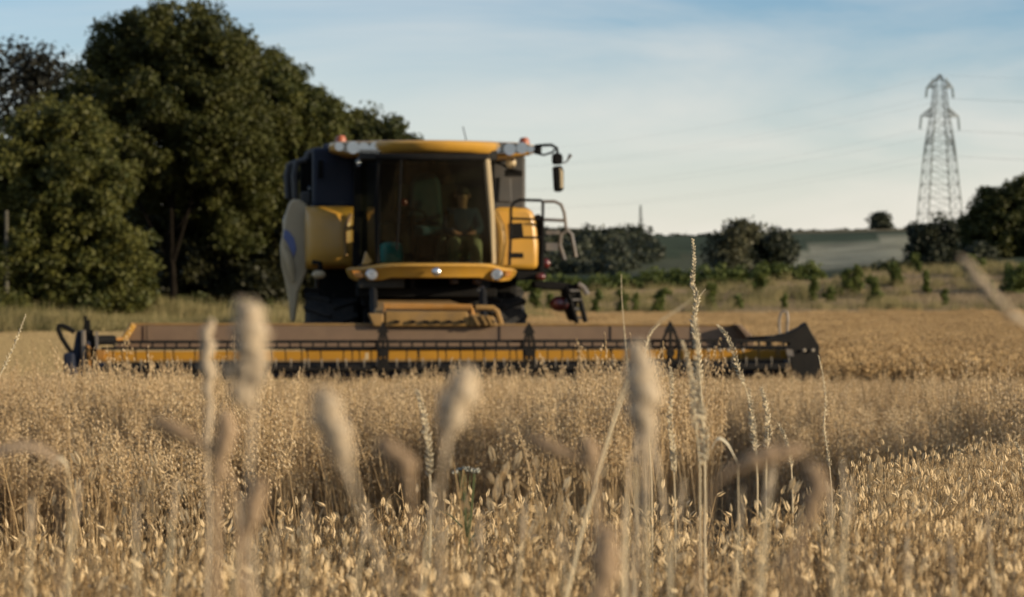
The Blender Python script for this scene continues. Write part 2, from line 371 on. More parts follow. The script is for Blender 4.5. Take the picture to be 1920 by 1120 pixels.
TB = 'tall broadleaf trees behind the harvester'
tree('broadleaf_tree', 'tree', 'tallest dense dark green tree, its rounded crown touching the top of the photo', [
    (330, 95, 105, 85, 0, 4), (235, 130, 70, 80, 1, 3.5), (410, 150, 80, 90, -1, 3.5), (320, 235, 150, 110, -1, 4.5), (200, 215, 90, 90, 0, 3.5),
    (440, 260, 90, 100, 0, 4), (330, 350, 110, 60, 3, 3.5), (430, 390, 80, 90, 3, 3)], 120, 'dark', 322, 1.05, 150, .24, 11, .26)
tree('broadleaf_tree', 'tree', 'second tall tree with a lighter right-hand crown, just left of and behind the harvester cab', [
    (520, 165, 60, 65, 0, 3.5), (575, 235, 60, 70, -1, 3.5), (500, 290, 80, 90, -1, 3.5), (600, 320, 60, 80, 0, 3), (540, 400, 70, 90, 1, 3), (480, 450, 60, 90, 1, 3), (620, 250, 28, 55, 0, 2.2)], 126, 'mid', 505, .95, 150, .24, 21, .26)
tree('broadleaf_tree', 'tree', 'broad olive green tree at the left edge, its low branches reaching the grass', [
    (110, 265, 90, 70, 0, 3), (50, 340, 80, 80, 0, 3.2), (165, 360, 80, 90, -1, 3.2), (90, 460, 110, 100, -1, 3.5), (200, 490, 85, 80, -1, 3), (60, 550, 90, 60, -1, 2.6), (190, 565, 80, 45, -1, 2.4), (-60, 400, 90, 140, 0, 3.5)], 108, 'mid', 95, .85, 140, .23, 31, .30)
tree('copper_tree', 'tree', 'dark copper coloured tree showing behind the olive tree at the far left', [
    (60, 115, 38, 28, 0, 2.5), (25, 150, 40, 32, 0, 2.5), (95, 140, 40, 40, 0, 2.5), (70, 180, 60, 40, 0, 3), (10, 215, 40, 30, 0, 2), (-60, 170, 50, 60, 0, 3)], 150, 'copper', 60, 1.9, 40, .42, 41, .3)
tree('broadleaf_tree', 'tree', 'smaller dark tree top showing between the tall trees and the cab roof', [
    (680, 245, 38, 38, 0, 3), (725, 265, 40, 34, 0, 3), (640, 280, 50, 60, 0, 3), (700, 330, 70, 60, 0, 3), (765, 290, 30, 26, 0, 2.5), (720, 430, 90, 90, 0, 3)], 150, 'dark', 690, 1.1, 80, .36, 51, .3)
tree('broadleaf_tree', 'tree', 'shaded understorey tree low behind the tall trees, between them and the harvester', [
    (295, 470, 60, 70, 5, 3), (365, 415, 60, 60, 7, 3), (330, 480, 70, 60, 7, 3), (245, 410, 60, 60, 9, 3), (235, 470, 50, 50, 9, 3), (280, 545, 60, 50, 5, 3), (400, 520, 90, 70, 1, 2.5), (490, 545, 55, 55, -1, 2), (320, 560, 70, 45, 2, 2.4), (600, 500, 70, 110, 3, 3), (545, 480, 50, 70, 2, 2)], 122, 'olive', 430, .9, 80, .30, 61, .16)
for i, (px, py, rx, ry, D, lb) in enumerate([
    (255, 575, 50, 32, 112, 'rounded green bush on the verge below the gap between the left trees'),
    (465, 588, 60, 26, 114, 'low bush on the verge just left of the cream side panel'),
    (15, 575, 45, 30, 104, 'low bush at the left edge of the photo on the grassy verge'),
    (360, 585, 60, 26, 116, 'dark low bush in the shade under the tallest tree')]):
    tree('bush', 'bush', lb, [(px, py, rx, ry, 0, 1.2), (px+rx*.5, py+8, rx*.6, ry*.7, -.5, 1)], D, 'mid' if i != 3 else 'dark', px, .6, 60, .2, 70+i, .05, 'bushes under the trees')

# far side of the valley
tree('valley_tree', 'tree', 'sparse feathery tree against the sky on the right side, left one of the valley pair', [(1375, 445, 36, 28, 0, 4), (1400, 432, 26, 16, 0, 3), (1365, 480, 40, 36, 0, 4)], 360, 'pale', 1380, 2.2, 45, .75, 81, .35)
tree('valley_tree', 'tree', 'round dark tree beside the feathery one, right one of the valley pair', [(1440, 462, 36, 30, 0, 4), (1475, 470, 22, 28, 0, 3), (1410, 490, 44, 26, 0, 4)], 370, 'far', 1440, 2.2, 45, .75, 83, .35)
tree('lone_tree', 'tree', 'small lone pointed tree on the skyline left of the pylon', [(1652, 418, 15, 17, 0, 3), (1652, 430, 19, 12, 0, 3), (1650, 408, 8, 8, 0, 2)], 620, 'far', 1652, 2.2, 60, .8, 85, .4)
tree('hedgerow_tree', 'tree', 'round dark tree at the foot of the pylon', [(1770, 448, 46, 38, 0, 3), (1738, 472, 34, 36, 0, 3), (1805, 475, 48, 38, 0, 3), (1722, 434, 16, 20, 0, 2), (1768, 495, 62, 24, 0, 3)], 366, 'far', 1762, 1.7, 80, .65, 87, .4)
tree('hedgerow_tree', 'tree', 'large dark tree mass cut by the right edge of the photo', [(1880, 400, 50, 45, 0, 5), (1915, 370, 34, 34, 0, 4), (1870, 450, 56, 50, 0, 5), (1940, 430, 60, 80, 0, 5), (1838, 430, 30, 34, 0, 4)], 300, 'dark', 1890, 1.6, 90, .5, 89, .45)
tree('bush', 'bush', 'low bush between the pylon and the large tree at the right edge', [(1835, 490, 34, 26, 0, 2)], 260, 'far', 1835, 1.2, 70, .45, 91, 0)
tree('bush', 'bush', 'wide low bush left of the pylon foot', [(1680, 512, 42, 18, 0, 2), (1630, 518, 26, 12, 0, 2)], 232, 'dark', 1670, 1.0, 70, .4, 93, 0)
tree('bush', 'bush', 'green bush cut by the right edge of the photo, above the oats', [(1905, 545, 22, 34, 0, 1.2), (1915, 515, 14, 18, 0, 1)], 165, 'fresh', 1905, .7, 80, .25, 95, 0)

def stuff_leaves(name, label, cat, lobes, lm, spacing, nper, size, seed):
    L = []
    for (px, py, rx, ry, D, dep) in lobes:
        p = P(px, py, D); k = D/F; L.append(((p.x, p.y, p.z), rx*k, dep, ry*k))
    c_, r_ = lobe_clumps(L, spacing, seed); v, f, ti = leaves(c_, r_, nper, size, seed+1)
    o = npmesh(name, v, f, LM[lm], tint=ti); COL.objects.link(o); tag(o, label, cat, None, 'stuff'); return o
rr = random.Random(5)
wl = []
for px in range(1000, 1260, 11):
    top = 438 if px < 1170 else 434+(px-1170)*.35
    if 1160 < px < 1200: top -= 6
    for py in range(int(top+8), 525, 16): wl.append((px+rr.uniform(-6, 6), py+rr.uniform(-4, 4), 13, 12, 560-(py-440)*2.2, 4))
wl = [q for q in wl if q[0] < 1240-(max(0, q[1]-470))*1.6 or q[1] < 460]
stuff_leaves('distant_woodland', 'dark woodland covering the far hillside right of the harvester', 'woodland', wl, 'far', 3.0, 26, 1.1, 101)
stuff_leaves('ridge_hedge', 'thin dark hedge line along the ridge in front of the pale skyline field', 'hedge',
    [(px, 441+rr.uniform(-2, 2)-(px-1470)*.02, 9, 4.5, 655, 2) for px in range(1455, 1716, 8)] + [(px, 448+rr.uniform(-3, 3), 8, 5, 655, 2) for px in range(1240, 1345, 9)], 'far', 1.6, 26, .8, 103)
hl = []
for px in range(960, 1535, 13):
    hh = 27+rr.uniform(-7, 8)+(6 if px > 1300 else 0)
    hl.append((px, 553-(px-960)*.030-hh*.5+4, 12, hh*.62, 192, 1.4))
stuff_leaves('field_hedge', 'long leafy green hedge running behind the rough grass strip', 'hedge', hl, 'fresh', .8, 40, .34, 105)

SAPL = ['sapling just right of the folded ladder, leftmost of those beyond the oats', 'small thin sapling second from the harvester', 'broad sapling right of the ladder, third from the harvester', 'narrow sapling fourth from the harvester, under the woodland edge',
 'sapling behind the bare stalk tip, fifth from the harvester', 'tiny sapling sixth from the harvester, beside the bare stalk tip', 'broad sapling below the faint slanting spike', 'sapling just right of the tallest grass spike',
 'tiny sapling under the feathery valley tree', 'largest sapling below the round dark valley tree', 'tiny sapling right of the largest sapling', 'upright sapling behind the right divider of the header', 'sapling left of the broad pair in the rough strip',
 'broad bushy sapling in the middle of the rough strip', 'tall sapling touching the broad bushy one', 'wide sapling below the lone skyline tree', 'sapling below and left of the pylon', 'short sapling just left of the pylon leg line',
 'narrow sapling directly below the pylon', 'tiny sapling just right of below the pylon', 'wide sapling left of the slanting grass head at the right', 'sapling behind the slanting grass head at the right', 'rightmost sapling beside the bush at the right edge']
def sapling(px, ptop, pbot, wpx, D, i):
    ptop -= 6; wpx *= 1.15
    x = (px-960)/F*D; z = gz(x, D); root = empty('sapling', (x, D, z)); h = (pbot-ptop)/F*D; w_ = wpx/F*D/2
    tag(root, SAPL[i], 'sapling', 'saplings in the rough grass strip')
    q_ = random.Random(900+i); lob = [((q_.uniform(-.5, .5)*w_, 0, h*(.25+.17*k_)), w_*q_.uniform(.3, .75), w_*.6, h*q_.uniform(.10, .18)) for k_ in range(5)]
    c_, r_ = lobe_clumps(lob, max(.22, w_*.4), 200+i); v, f, ti = leaves(c_, r_, 12, .2, 300+i); v[:, 2] = np.maximum(v[:, 2], .05)
    o = npmesh('foliage', v, f, LM['fresh'], tint=ti); COL.objects.link(o); o.parent = root
    MB().tube([(0,0,0), (.03,0,h*.5), (0,0,h*.9)], [.05, .035, .012], 5).build('stem', M['bark'], root)
for i, (px, a0, a1, w_) in enumerate([(1005,540,592,22),(1030,555,594,14),(1075,545,592,26),(1120,550,590,18),(1165,548,592,20),(1190,556,590,12),(1240,545,592,30),(1335,540,588,22),(1385,560,590,14),(1428,530,580,34),(1470,560,592,12),(1526,540,585,16),(1556,556,586,18),(1580,536,582,34),(1608,532,582,24),(1640,538,588,26),(1678,538,580,28),(1718,534,572,18),(1738,540,584,14),(1770,560,590,12),(1826,538,576,34),(1858,548,590,14),(1892,548,580,16)]):
    sapling(px, a0, a1, w_, 150+(594-a1)*1.6, i)

# telegraph pole, mast, pylon, lines
p0 = P(12, 395, 104); zb = gz(p0.x, 104); o = MB().tube([(0,0,-.2), (0,0,p0.z-zb)], [.14, .10], 10).build('wooden_pole', M['wood'], smooth=True); o.location = (p0.x, 104, zb)
tag(o, 'slim weathered wooden pole standing among the trees at the left edge', 'pole')
p0 = P(1201, 385, 660); zb = gz(p0.x, 660); mb = MB(); H = p0.z-zb
for sx, sy in ((-1,-1),(1,-1),(1,1),(-1,1)): mb.bar((sx*.6, sy*.6, 0), (sx*.15, sy*.15, H), .22)
for k in range(10):
    z0, z1 = H*k/10, H*(k+1)/10; w0 = .6-.45*k/10; w1 = .6-.45*(k+1)/10
    mb.bar((-w0, -w0, z0), (w1, -w1, z1), .12); mb.bar((w0, w0, z0), (-w1, w1, z1), .12)
o = mb.build('radio_mast', M['pylon']); o.location = (p0.x, 660, zb); tag(o, 'thin faint mast on the skyline above the distant woodland', 'mast')

PD = 380.; bz = gz((1762-960)/F*PD, PD); pyl = empty('electricity_pylon', ((1762-960)/F*PD, PD, bz), R(12))
tag(pyl, 'tall grey steel lattice electricity pylon with three pairs of arms', 'pylon')
def zpy(py): return CZ+(560-py)/F*PD-bz
k = PD/F
lv = [(505, 40), (470, 37.5), (430, 35), (400, 33), (372, 31), (346, 28.5), (322, 26.5), (300, 24.5), (282, 23), (265, 21), (248, 18.5), (230, 16), (212, 14), (196, 12.5), (180, 11), (160, 9.5), (140, 1.5)]
lv = [(zpy(py), w_*k) for py, w_ in lv]; lv[0] = (0, lv[0][1])
for sx, sy in ((-1,-1),(1,-1),(1,1),(-1,1)):
    mb = MB()
    for (z0, w0), (z1, w1) in zip(lv, lv[1:]): mb.bar((sx*w0, sy*w0*.8, z0), (sx*w1, sy*w1*.8, z1), .16 if z0 < 25 else .12)
    mb.build('leg', M['pylon'], pyl)
mb = MB()
for i, ((z0, w0), (z1, w1)) in enumerate(zip(lv, lv[1:])):
    for s_ in (-1, 1):
        mb.bar((-w0, s_*w0*.8, z0), (w1, s_*w1*.8, z1), .065); mb.bar((w0, s_*w0*.8, z0), (-w1, s_*w1*.8, z1), .065)
        mb.bar((s_*w0, -w0*.8, z0), (s_*w1, w1*.8, z1), .065); mb.bar((s_*w0, w0*.8, z0), (s_*w1, -w1*.8, z1), .065)
        if i: mb.bar((-w0, s_*w0*.8, z0), (w0, s_*w0*.8, z0), .065); mb.bar((s_*w0, -w0*.8, z0), (s_*w0, w0*.8, z0), .065)
mb.build('bracing', M['pylon'], pyl)
tips = []
for (py, hw, drop, wy) in ((162, 25, 22, 10), (216, 37, 28, 14), (268, 28, 24, 21)):
    z = zpy(py)
    for s_ in (-1, 1):
        mb = MB(); tip = (s_*hw*k, 0, z-.2); up = (s_*wy*k*.8, 0, z+1.5)
        for yy in (-1, 1):
            mb.bar((s_*wy*k, yy*wy*k*.7, z-.3), tip, .16); mb.bar((s_*wy*k*.9, yy*wy*k*.6, z+1.5), tip, .14)
            for q in (.3, .6): mb.bar((s_*(wy+(hw-wy)*q)*k, yy*wy*k*.7*(1-q), z-.3), (s_*(wy+(hw-wy)*(q-.15))*k, yy*wy*k*.6*(1-q), z+1.5*(1-q)), .1)
        mb.build('cross_arm', M['pylon'], pyl)
        mb = MB(); mb.tube([tip, (tip[0]+s_*.25, 0, z-drop*k)], .13, 6)
        for q in range(8): mb.disc((tip[0]+s_*.25*(q/8), 0, z-drop*k*(q+1)/9), .26, .1, 8, 'z')
        mb.build('insulator', M['insul'], pyl); tips.append(Vector((tip[0]+s_*.25, 0, z-drop*k)))
bpy.context.view_layer.update()
tips.append(Vector((0, 0, zpy(141))))
LBL = ['top left', 'top right', 'middle left', 'middle right', 'bottom left', 'bottom right', 'peak']
for tp, lb in zip(tips, LBL):
    a = pyl.matrix_world @ tp; mb = MB()
    for side, tgt in ((-1, Vector((-60+tp.x, 640, a.z+6))), (1, Vector((a.x+230, 330, a.z+3)))):
        pts = []
        for q in range(25):
            u = q/24; p = a.lerp(tgt, u); p.z -= 4*u*(1-u)*(7 if side < 0 else 5); pts.append(p)
        mb.tube([p-a for p in pts], .010, 4)
    o = mb.build('power_line', M['wire']); o.location = a
    tag(o, ('thin power line hung from the %s arm of the pylon' % lb) if lb != 'peak' else 'thin earth wire strung from the very peak of the pylon', 'power line', 'power lines strung from the pylon')

# ------------------------------------------------------------------ combine harvester
YAW = R(6); OX, OY = -1.17, 28.0
comb = empty('combine_harvester', (OX, OY, 0.0), YAW)
tag(comb, 'yellow and navy combine harvester facing the camera, wide header lowered at the oats', 'combine harvester')
ca, sa = math.cos(YAW), math.sin(YAW)
def loc(v):                                     # world -> machine
    x, y = v[0]-OX, v[1]-OY; return Vector((x*ca+y*sa, -x*sa+y*ca, v[2]))
O_ = loc((0, 0, CZ))
def L(px, py, yl):                              # where the sight line meets the machine's plane y = yl -> (x, z)
    p = loc(P(px, py, 1.0)); d = p-O_; t = (yl-O_.y)/d.y; q = O_+d*t; return (q.x, q.z)
def L3(px, py, yl): x, z = L(px, py, yl); return Vector((x, yl, z))
def LP(pts, yl): return [L(px, py, yl) for px, py in pts]

# body and grain tank
bx0 = L(586, 300, 1.3)[0]; bx1 = L(986, 300, 1.3)[0]; zt = L(586, 276, 1.3)[1]; zm = L(600, 389, 1.3)[1]; zl = L(600, 503, 1.3)[1]
mb = MB(); mb.box(bx0, L(800,300,1.3)[0], 1.3, 5.2, zm-.05, zt); mb.build('grain_tank', M['navy'], comb, bevel=.05)
tank = [c for c in COL.objects if c.name == 'grain_tank'][0]
mb = MB(); mb.box(L(800,300,1.3)[0]+.003, bx1, 1.32, 5.2, zm-.05, zt-.1); g2 = mb.build('grain_tank', M['grey_lit_navy'], comb, bevel=.04)  # navy tank's right half, its sunlit grey put into the paint
MB().prism(LP([(592,298),(660,300),(664,384),(592,384)], 1.29), 1.275, 1.31).build('front_panel', M['navy'], tank, bevel=.01)
MB().prism(LP([(936,332),(958,334),(960,380),(933,378)], 1.30), 1.29, 1.33).build('hatch', M['grey_lit_navy'], g2, bevel=.015)
MB().box(bx0+.15, bx1-.1, 1.9, 5.0, zt+.002, zt+.10).build('tank_cover', M['navy'], comb, bevel=.05)
MB().box(bx0+.1, bx1-.1, 1.5, 8.2, 1.15, zm-.06).build('body', M['black'], comb, bevel=.1)
MB().box(bx0+.05, bx1-.25, 5.25, 8.0, zm-.3, zt-.5).build('engine_hood', M['navy'], comb, bevel=.25)
# left yellow door
def curved(px0, px1, py0, py1, yl, bulge, name, mt, solid=.04, n=10, m=8, taper=0):
    rows = []
    for i in range(m+1):
        v_ = i/m; row = []
        for j in range(n+1):
            u = j/n; px = px0+(px1-px0)*u+taper*(v_-.5)*(1 if u > .5 else 0); py = py0+(py1-py0)*v_
            x, z = L(px, py, yl); yy = yl-bulge*(1-(2*u-1)**4)*(1-abs(2*v_-1)**5)
            row.append((x, yy, z))
        rows.append(row)
    return MB().grid(rows).build(name, mt, comb, smooth=True, solid=solid)
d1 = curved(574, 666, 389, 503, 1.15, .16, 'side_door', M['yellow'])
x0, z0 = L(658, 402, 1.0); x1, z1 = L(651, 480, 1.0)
MB().tube([(x0, .97, z0), (x0-.09, .96, (z0+z1)/2+.1), (x1-.02, .97, z1)], .03, 8).build('handle_groove', M['yellow_old'], d1, smooth=True)  # raised tube whose darker colour stands in for shade in a groove
MB().box(L(574,389,1.2)[0], L(668,389,1.2)[0], 1.21, 1.5, zl, zm).build('door_frame', M['black'], comb, bevel=.01)
# warning lamp on its bracket at the lower left
a = L3(588, 492, .95); b = L3(600, 493, .85); c_ = L3(602, 512, .85)
br = MB().tube([a, b, c_], .035, 7).build('lamp_bracket', M['black'], comb, smooth=True)
MB().ball(L3(598, 515, .83), .10, .06, .06).build('side_lamp', M['cream'], br, smooth=True)
# right yellow door with its openings
pl = LP([(926,389),(986,389),(999,396),(1005,420),(1009,460),(1008,505),(926,506)], 1.15)
mb = MB(); n_ = 14; rows = []
d2 = MB().prism(pl, 1.05, 1.6).build('side_door', M['yellow'], comb, bevel=.07, smooth=True)
d2['label'] = 'bright yellow right side door with two black openings'
MB().prism(LP([(954,419),(979,418),(982,447),(957,449)], 1.04), 1.035, 1.09).build('opening', M['black'], d2, bevel=.01)
MB().prism(LP([(955,474),(981,474),(982,484),(956,484)], 1.04), 1.035, 1.09).build('opening', M['black'], d2, bevel=.01)
g = [L3(929, 396, 1.0), L3(941, 425, .97), L3(944, 455, .96), L3(939, 503, .98)]
MB().tube(g, [.03, .055, .055, .035], 8).build('door_rib', M['yellow'], d2, smooth=True)
g = [L3(926, 397, 1.03), L3(932, 425, 1.02), L3(935, 455, 1.02), L3(931, 503, 1.03)]
MB().tube(g, [.02, .05, .055, .03], 8).build('door_groove', M['yellow_old'], d2, smooth=True)  # groove drawn as a raised tube, its recess shade put into darker paint
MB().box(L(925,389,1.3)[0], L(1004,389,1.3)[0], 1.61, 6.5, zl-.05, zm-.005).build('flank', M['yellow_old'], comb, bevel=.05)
# cream side panel on the left
pc = LP([(540,384),(548,373),(560,374),(574,382),(586,396),(585,440),(582,498),(572,522),(560,548),(554,604),(544,604),(540,560),(534,528),(527,496),(525,462),(530,436),(533,408)], 1.5)
sp = MB().prism(pc, 1.45, 1.75).build('side_panel', M['cream'], comb, bevel=.09, smooth=True)
sp['label'] = 'cream curved side panel tapering down beside the left front wheel'
MB().prism(LP([(533,430),(541,433),(551,446),(556,466),(551,484),(545,470),(538,455),(531,446)], 1.44), 1.43, 1.47).build('emblem_flash', M['blue'], sp, bevel=.004)
g = [L3(531, 462, 1.40), L3(539, 480, 1.38), L3(545, 505, 1.38), L3(550, 530, 1.40)]
MB().tube(g, [.03, .06, .06, .02], 8).build('panel_crease', M['cream'], sp, smooth=True)
MB().prism(LP([(530,400),(560,390),(575,520),(548,560),(530,500)], 1.9), 1.9, 6.8).build('rear_flank', M['cream'], comb, bevel=.1)
# rear left pipework and housings
for (q, y0, y1, mt) in (([(563,300),(586,296),(586,380),(562,378)], 2.2, 3.4, 'black'), ([(545,306),(560,302),(558,372),(540,374)], 3.2, 4.4, 'black'), ([(571,284),(588,278),(588,296),(571,300)], 2.4, 3.2, 'black'), ([(562,360),(584,358),(584,386),(563,384)], 2.0, 2.2, 'grey_lit_navy')):
    MB().prism(LP(q, y0), y0, y1).build('side_housing', M[mt], comb, bevel=.04)
for (q, y0) in (([(554,372),(552,330),(556,304),(574,300)], 2.15), ([(540,372),(538,330),(542,310),(552,306)], 3.1), ([(575,300),(578,288),(590,284)], 2.3)):
    MB().tube([L3(a, b, y0) for a, b in q], .05, 8).build('pipe', M['grey_lit_navy'], comb, smooth=True)
MB().ball(L3(580, 353, 1.9), .035).build('work_lamp', M['lens'], comb, smooth=True)

# cab
def cx(px, y): return L(px, 400, y)[0]
zr = L(800, 296, 0)[1]; zf = L(800, 494, 0)[1]
def front(px, py, y0=0.0):                    # bowed windscreen surface
    u = (px-800)/125.0; yy = y0-.28*(1-min(1, u*u)) - .20*(494-py)/200
    return L3(px, py, yy)
rows = [[front(718+(922-718)*j/16+((5-10*i/8) if j == 16 else 0), 293+(494-293)*i/8) for j in range(17)] for i in range(9)]
rows = []
for i in range(11):
    py = 293+(494-293)*i/10; row = []
    for j in range(17):
        l0 = 712+2*math.sin(i/10*3.1); r0 = 916+6*math.sin(i/10*1.9); row.append(front(l0+(r0-l0)*j/16, py))
    rows.append(row)
ws = MB().grid(rows).build('windscreen', M['glass'], comb, smooth=True)
# side glass (left quarter) and right side
rows = [[L3(677+(708-677)*j/4, 296+(494-296)*i/4, .75-.7*j/4) for j in range(5)] for i in range(5)]
MB().grid(rows).build('side_window', M['glass'], comb, smooth=True)
xr = cx(924, .1); xr2 = cx(921, 1.2)
MB().grid([[(xr, .1, zf), (xr2, 1.25, zf)], [(xr, .1, zr), (xr2, 1.25, zr)]]).build('side_window', M['glass'], comb)
# pillars
MB().tube([front(709, 494)+Vector((0,.02,0)), front(706, 400), front(711, 293)], .035, 7).build('pillar', M['black'], comb, smooth=True)
pr = MB().tube([front(925, 494)+Vector((0,.02,0)), front(921, 400), front(915, 330), front(912, 293)], [.035, .045, .05, .045], 7).build('pillar', M['cream'], comb, smooth=True)  # glare on the pillar is put into its cream colour
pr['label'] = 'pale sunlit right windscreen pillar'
MB().bar(L3(672, 294, .8), L3(669, 500, .8), .12).build('pillar', M['black'], comb, bevel=.02)
MB().bar(L3(921, 300, 1.2), L3(921, 500, 1.2), .10).build('pillar', M['black'], comb, bevel=.02)
# cab box: floor, rear wall, header rail
xa = cx(668, .8); xb = cx(924, .8)
MB().box(xa, xb, .22, 1.28, zf-.46, zf-.34).build('cab_floor', M['black'], comb, bevel=.02)
MB().box(xa+.01, cx(758, .1), -.04, .34, zf-.339, zf-.02).build('front_ledge', M['cabin'], comb, bevel=.02)
rw = MB().box(xa, xb, 1.20, 1.27, zf-.339, zf+.75).build('rear_wall', M['cabin'], comb)
MB().box(xa, cx(740,1.2), 1.20, 1.27, zf+.753, zr).build('rear_wall', M['cabin'], comb)
MB().box(cx(862,1.2), xb, 1.20, 1.27, zf+.753, zr).build('rear_wall', M['cabin'], comb)
MB().box(cx(740,1.2)+.003, cx(862,1.2)-.003, 1.20, 1.27, zr-.3, zr).build('rear_wall', M['cabin'], comb)
MB().grid([[(cx(740,1.2), 1.23, zf+.75), (cx(862,1.2), 1.23, zf+.75)], [(cx(740,1.2), 1.23, zr-.3), (cx(862,1.2), 1.23, zr-.3)]]).build('rear_window', M['glass'], comb)
MB().box(xa+.02, xb-.02, -.05, 1.26, zr-.02, zr+.1).build('cab_ceiling', M['cabin'], comb)
vis = MB()
rail = [L3(712+(914-712)*j/8, 296, .0) for j in range(9)]
MB().tube([front(706+(916-706)*j/8, 295) for j in range(9)], .05, 7).build('header_rail', M['black'], comb, smooth=True)
for a, b in ((762, 795), (812, 865)):
    MB().prism(LP([(a, 299), (b, 299), (b, 306), (a, 306)], .1), .08, .12).build('sun_blind', M['seat2'], comb)
MB().tube([front(752, 300)-Vector((0,.03,0)), front(748, 400)-Vector((0,.04,0)), front(744, 470)-Vector((0,.04,0))], .014, 6).build('wiper', M['black'], ws)
# roof with light pods
st = [(618,268,281,.75,.5),(628,265,284,.5,.4),(650,263.5,289,.25,.2),(690,263,292,.05,.0),(712,262.5,291,-.1,-.1),(735,262,286,-.25,-.3),(770,261.5,285.5,-.4,-.4),(800,261,285.5,-.45,-.45),(840,261.5,285.5,-.42,-.4),(880,262.5,286,-.3,-.3),(912,263.5,290,-.15,-.1),(935,264.5,294,-.02,.0),(965,265.5,292,.15,.2),(990,268,289,.4,.4),(1006,273,285,.7,.5),(1010,276,283,.9,.6)]
rings = []
for px, yt, yb, yf, _ in st:
    xt, z1 = L(px, yt, yf); _, z0 = L(px, yb, yf); zc = (z0+z1)/2; hh = (z1-z0)/2; ring = []
    for yy, zz in ((.30, 1.0), (.12, .98), (.03, .80), (.0, .45), (.01, .0), (.05, -.55), (.09, -.90), (.16, -1.0)): ring.append((xt, yf+yy, zc+hh*zz))
    ring.append((xt, 1.55, zc-hh*.7)); ring.append((xt, 1.75, zc)); ring.append((xt, 1.55, zc+hh*1.0))
    rings.append(ring)
roof = MB().loft(rings).build('cab_roof', M['yellow'], comb, smooth=True, bevel=.0)
def pod(pts, y0, lamps, name_l):
    x = LP(pts, y0)
    p_ = MB().prism(x, y0, y0+.12, .8).build('light_pod', M['black'], comb, bevel=.02)
    for (px, py, r_) in lamps:
        c = L3(px, py, y0-.015)
        rr_ = MB().tube([c+Vector((0,.05,0)), c+Vector((0,.02,0)), c], [r_*.4, r_*.8, r_], 12).build('work_lamp', M['chrome'], p_, smooth=True)
    xx = [(a, y0-.045, b) for a, b in x]
    n = len(xx); MB().add(xx, [tuple(range(n))]).build('lens', M['lens'], p_)
pod([(628,271),(640,267),(705,268),(718,272),(718,283),(708,288),(650,286),(632,282)], -.02, [(636,275,.06),(662,277,.085),(682,279,.085),(704,277,.08)], 'left')
pod([(922,270),(932,267),(985,269),(1003,276),(1001,284),(975,288),(930,288),(922,282)], .0, [(929,279,.065),(956,280,.085),(979,278,.08),(995,280,.05)], 'right')
for px, py in ((639, 262), (983, 266)):
    c = L3(px, py+3, .8); MB().loft([[c+Vector((r_*math.cos(q*.628), r_*math.sin(q*.628), z)) for q in range(10)] for r_, z in ((.075,-.08),(.075,.03),(.055,.075),(.01,.085))]).build('beacon', M['beacon'], comb, smooth=True)
MB().tube([L3(874, 263, 1.2), L3(868, 238, 1.2)], .008, 5).build('antenna', M['black'], comb)
for px, py in ((672+0, 305), (712, 303)):
    MB().ball(L3(px, py, -.1), .035, .03, .07).build('marker_lamp', M['lens'], comb, smooth=True)
c = L3(958, 305, .75); wl_ = MB().ball(c, .075, .05, .085).build('work_lamp', M['cream'], comb, smooth=True)
MB().prism(LP([(948,318),(980,320),(980,330),(948,330)], .85), .84, 1.0).build('lamp_bracket', M['black'], comb, bevel=.01)
MB().tube([L3(920, 302, .7), L3(940, 308, .75), L3(955, 316, .8), L3(975, 322, .84)], .02, 6).build('hose', M['black'], comb)
# mirror on its arm
MB().tube([L3(1004,274,.5), L3(1014,273,.45), L3(1034,272,.4), L3(1044,278,.38), L3(1046,290,.36)], .022, 7).build('mirror_arm', M['black'], comb, smooth=True)
MB().tube([L3(1006,288,.5), L3(1020,291,.45), L3(1036,286,.4), L3(1040,280,.38)], .016, 7).build('mirror_arm', M['black'], comb, smooth=True)
MB().bar(L3(1003,281,.55), L3(1012,281,.5), .13, .12).build('mirror_mount', M['black'], comb, bevel=.02)
for q in ([(1036,288),(1050,287),(1055,292),(1055,308),(1037,308)], [(1037,312),(1053,311),(1057,320),(1057,354),(1053,360),(1040,359)]):
    y0 = .35; mm = MB().prism(LP(q, y0), y0-.03, y0+.13).build('mirror', M['black'], comb, bevel=.025, smooth=True)
MB().prism(LP([(1049,314),(1056,322),(1056,353),(1050,353)], .3), .31, .34).build('mirror', M['cream'], comb, bevel=.01)  # sunlit right edge of the mirror, painted on as a cream sliver
MB().tube([L3(1055,306,.4), L3(1063,303,.4), L3(1070,290,.4)], [.012,.012,.03], 6).build('mirror_arm', M['metal'], comb, smooth=True)
# left mirror folded against the tank
MB().prism(LP([(596,300),(606,300),(606,334),(596,334)], 1.1), 1.08, 1.16).build('mirror', M['black'], comb, bevel=.02)
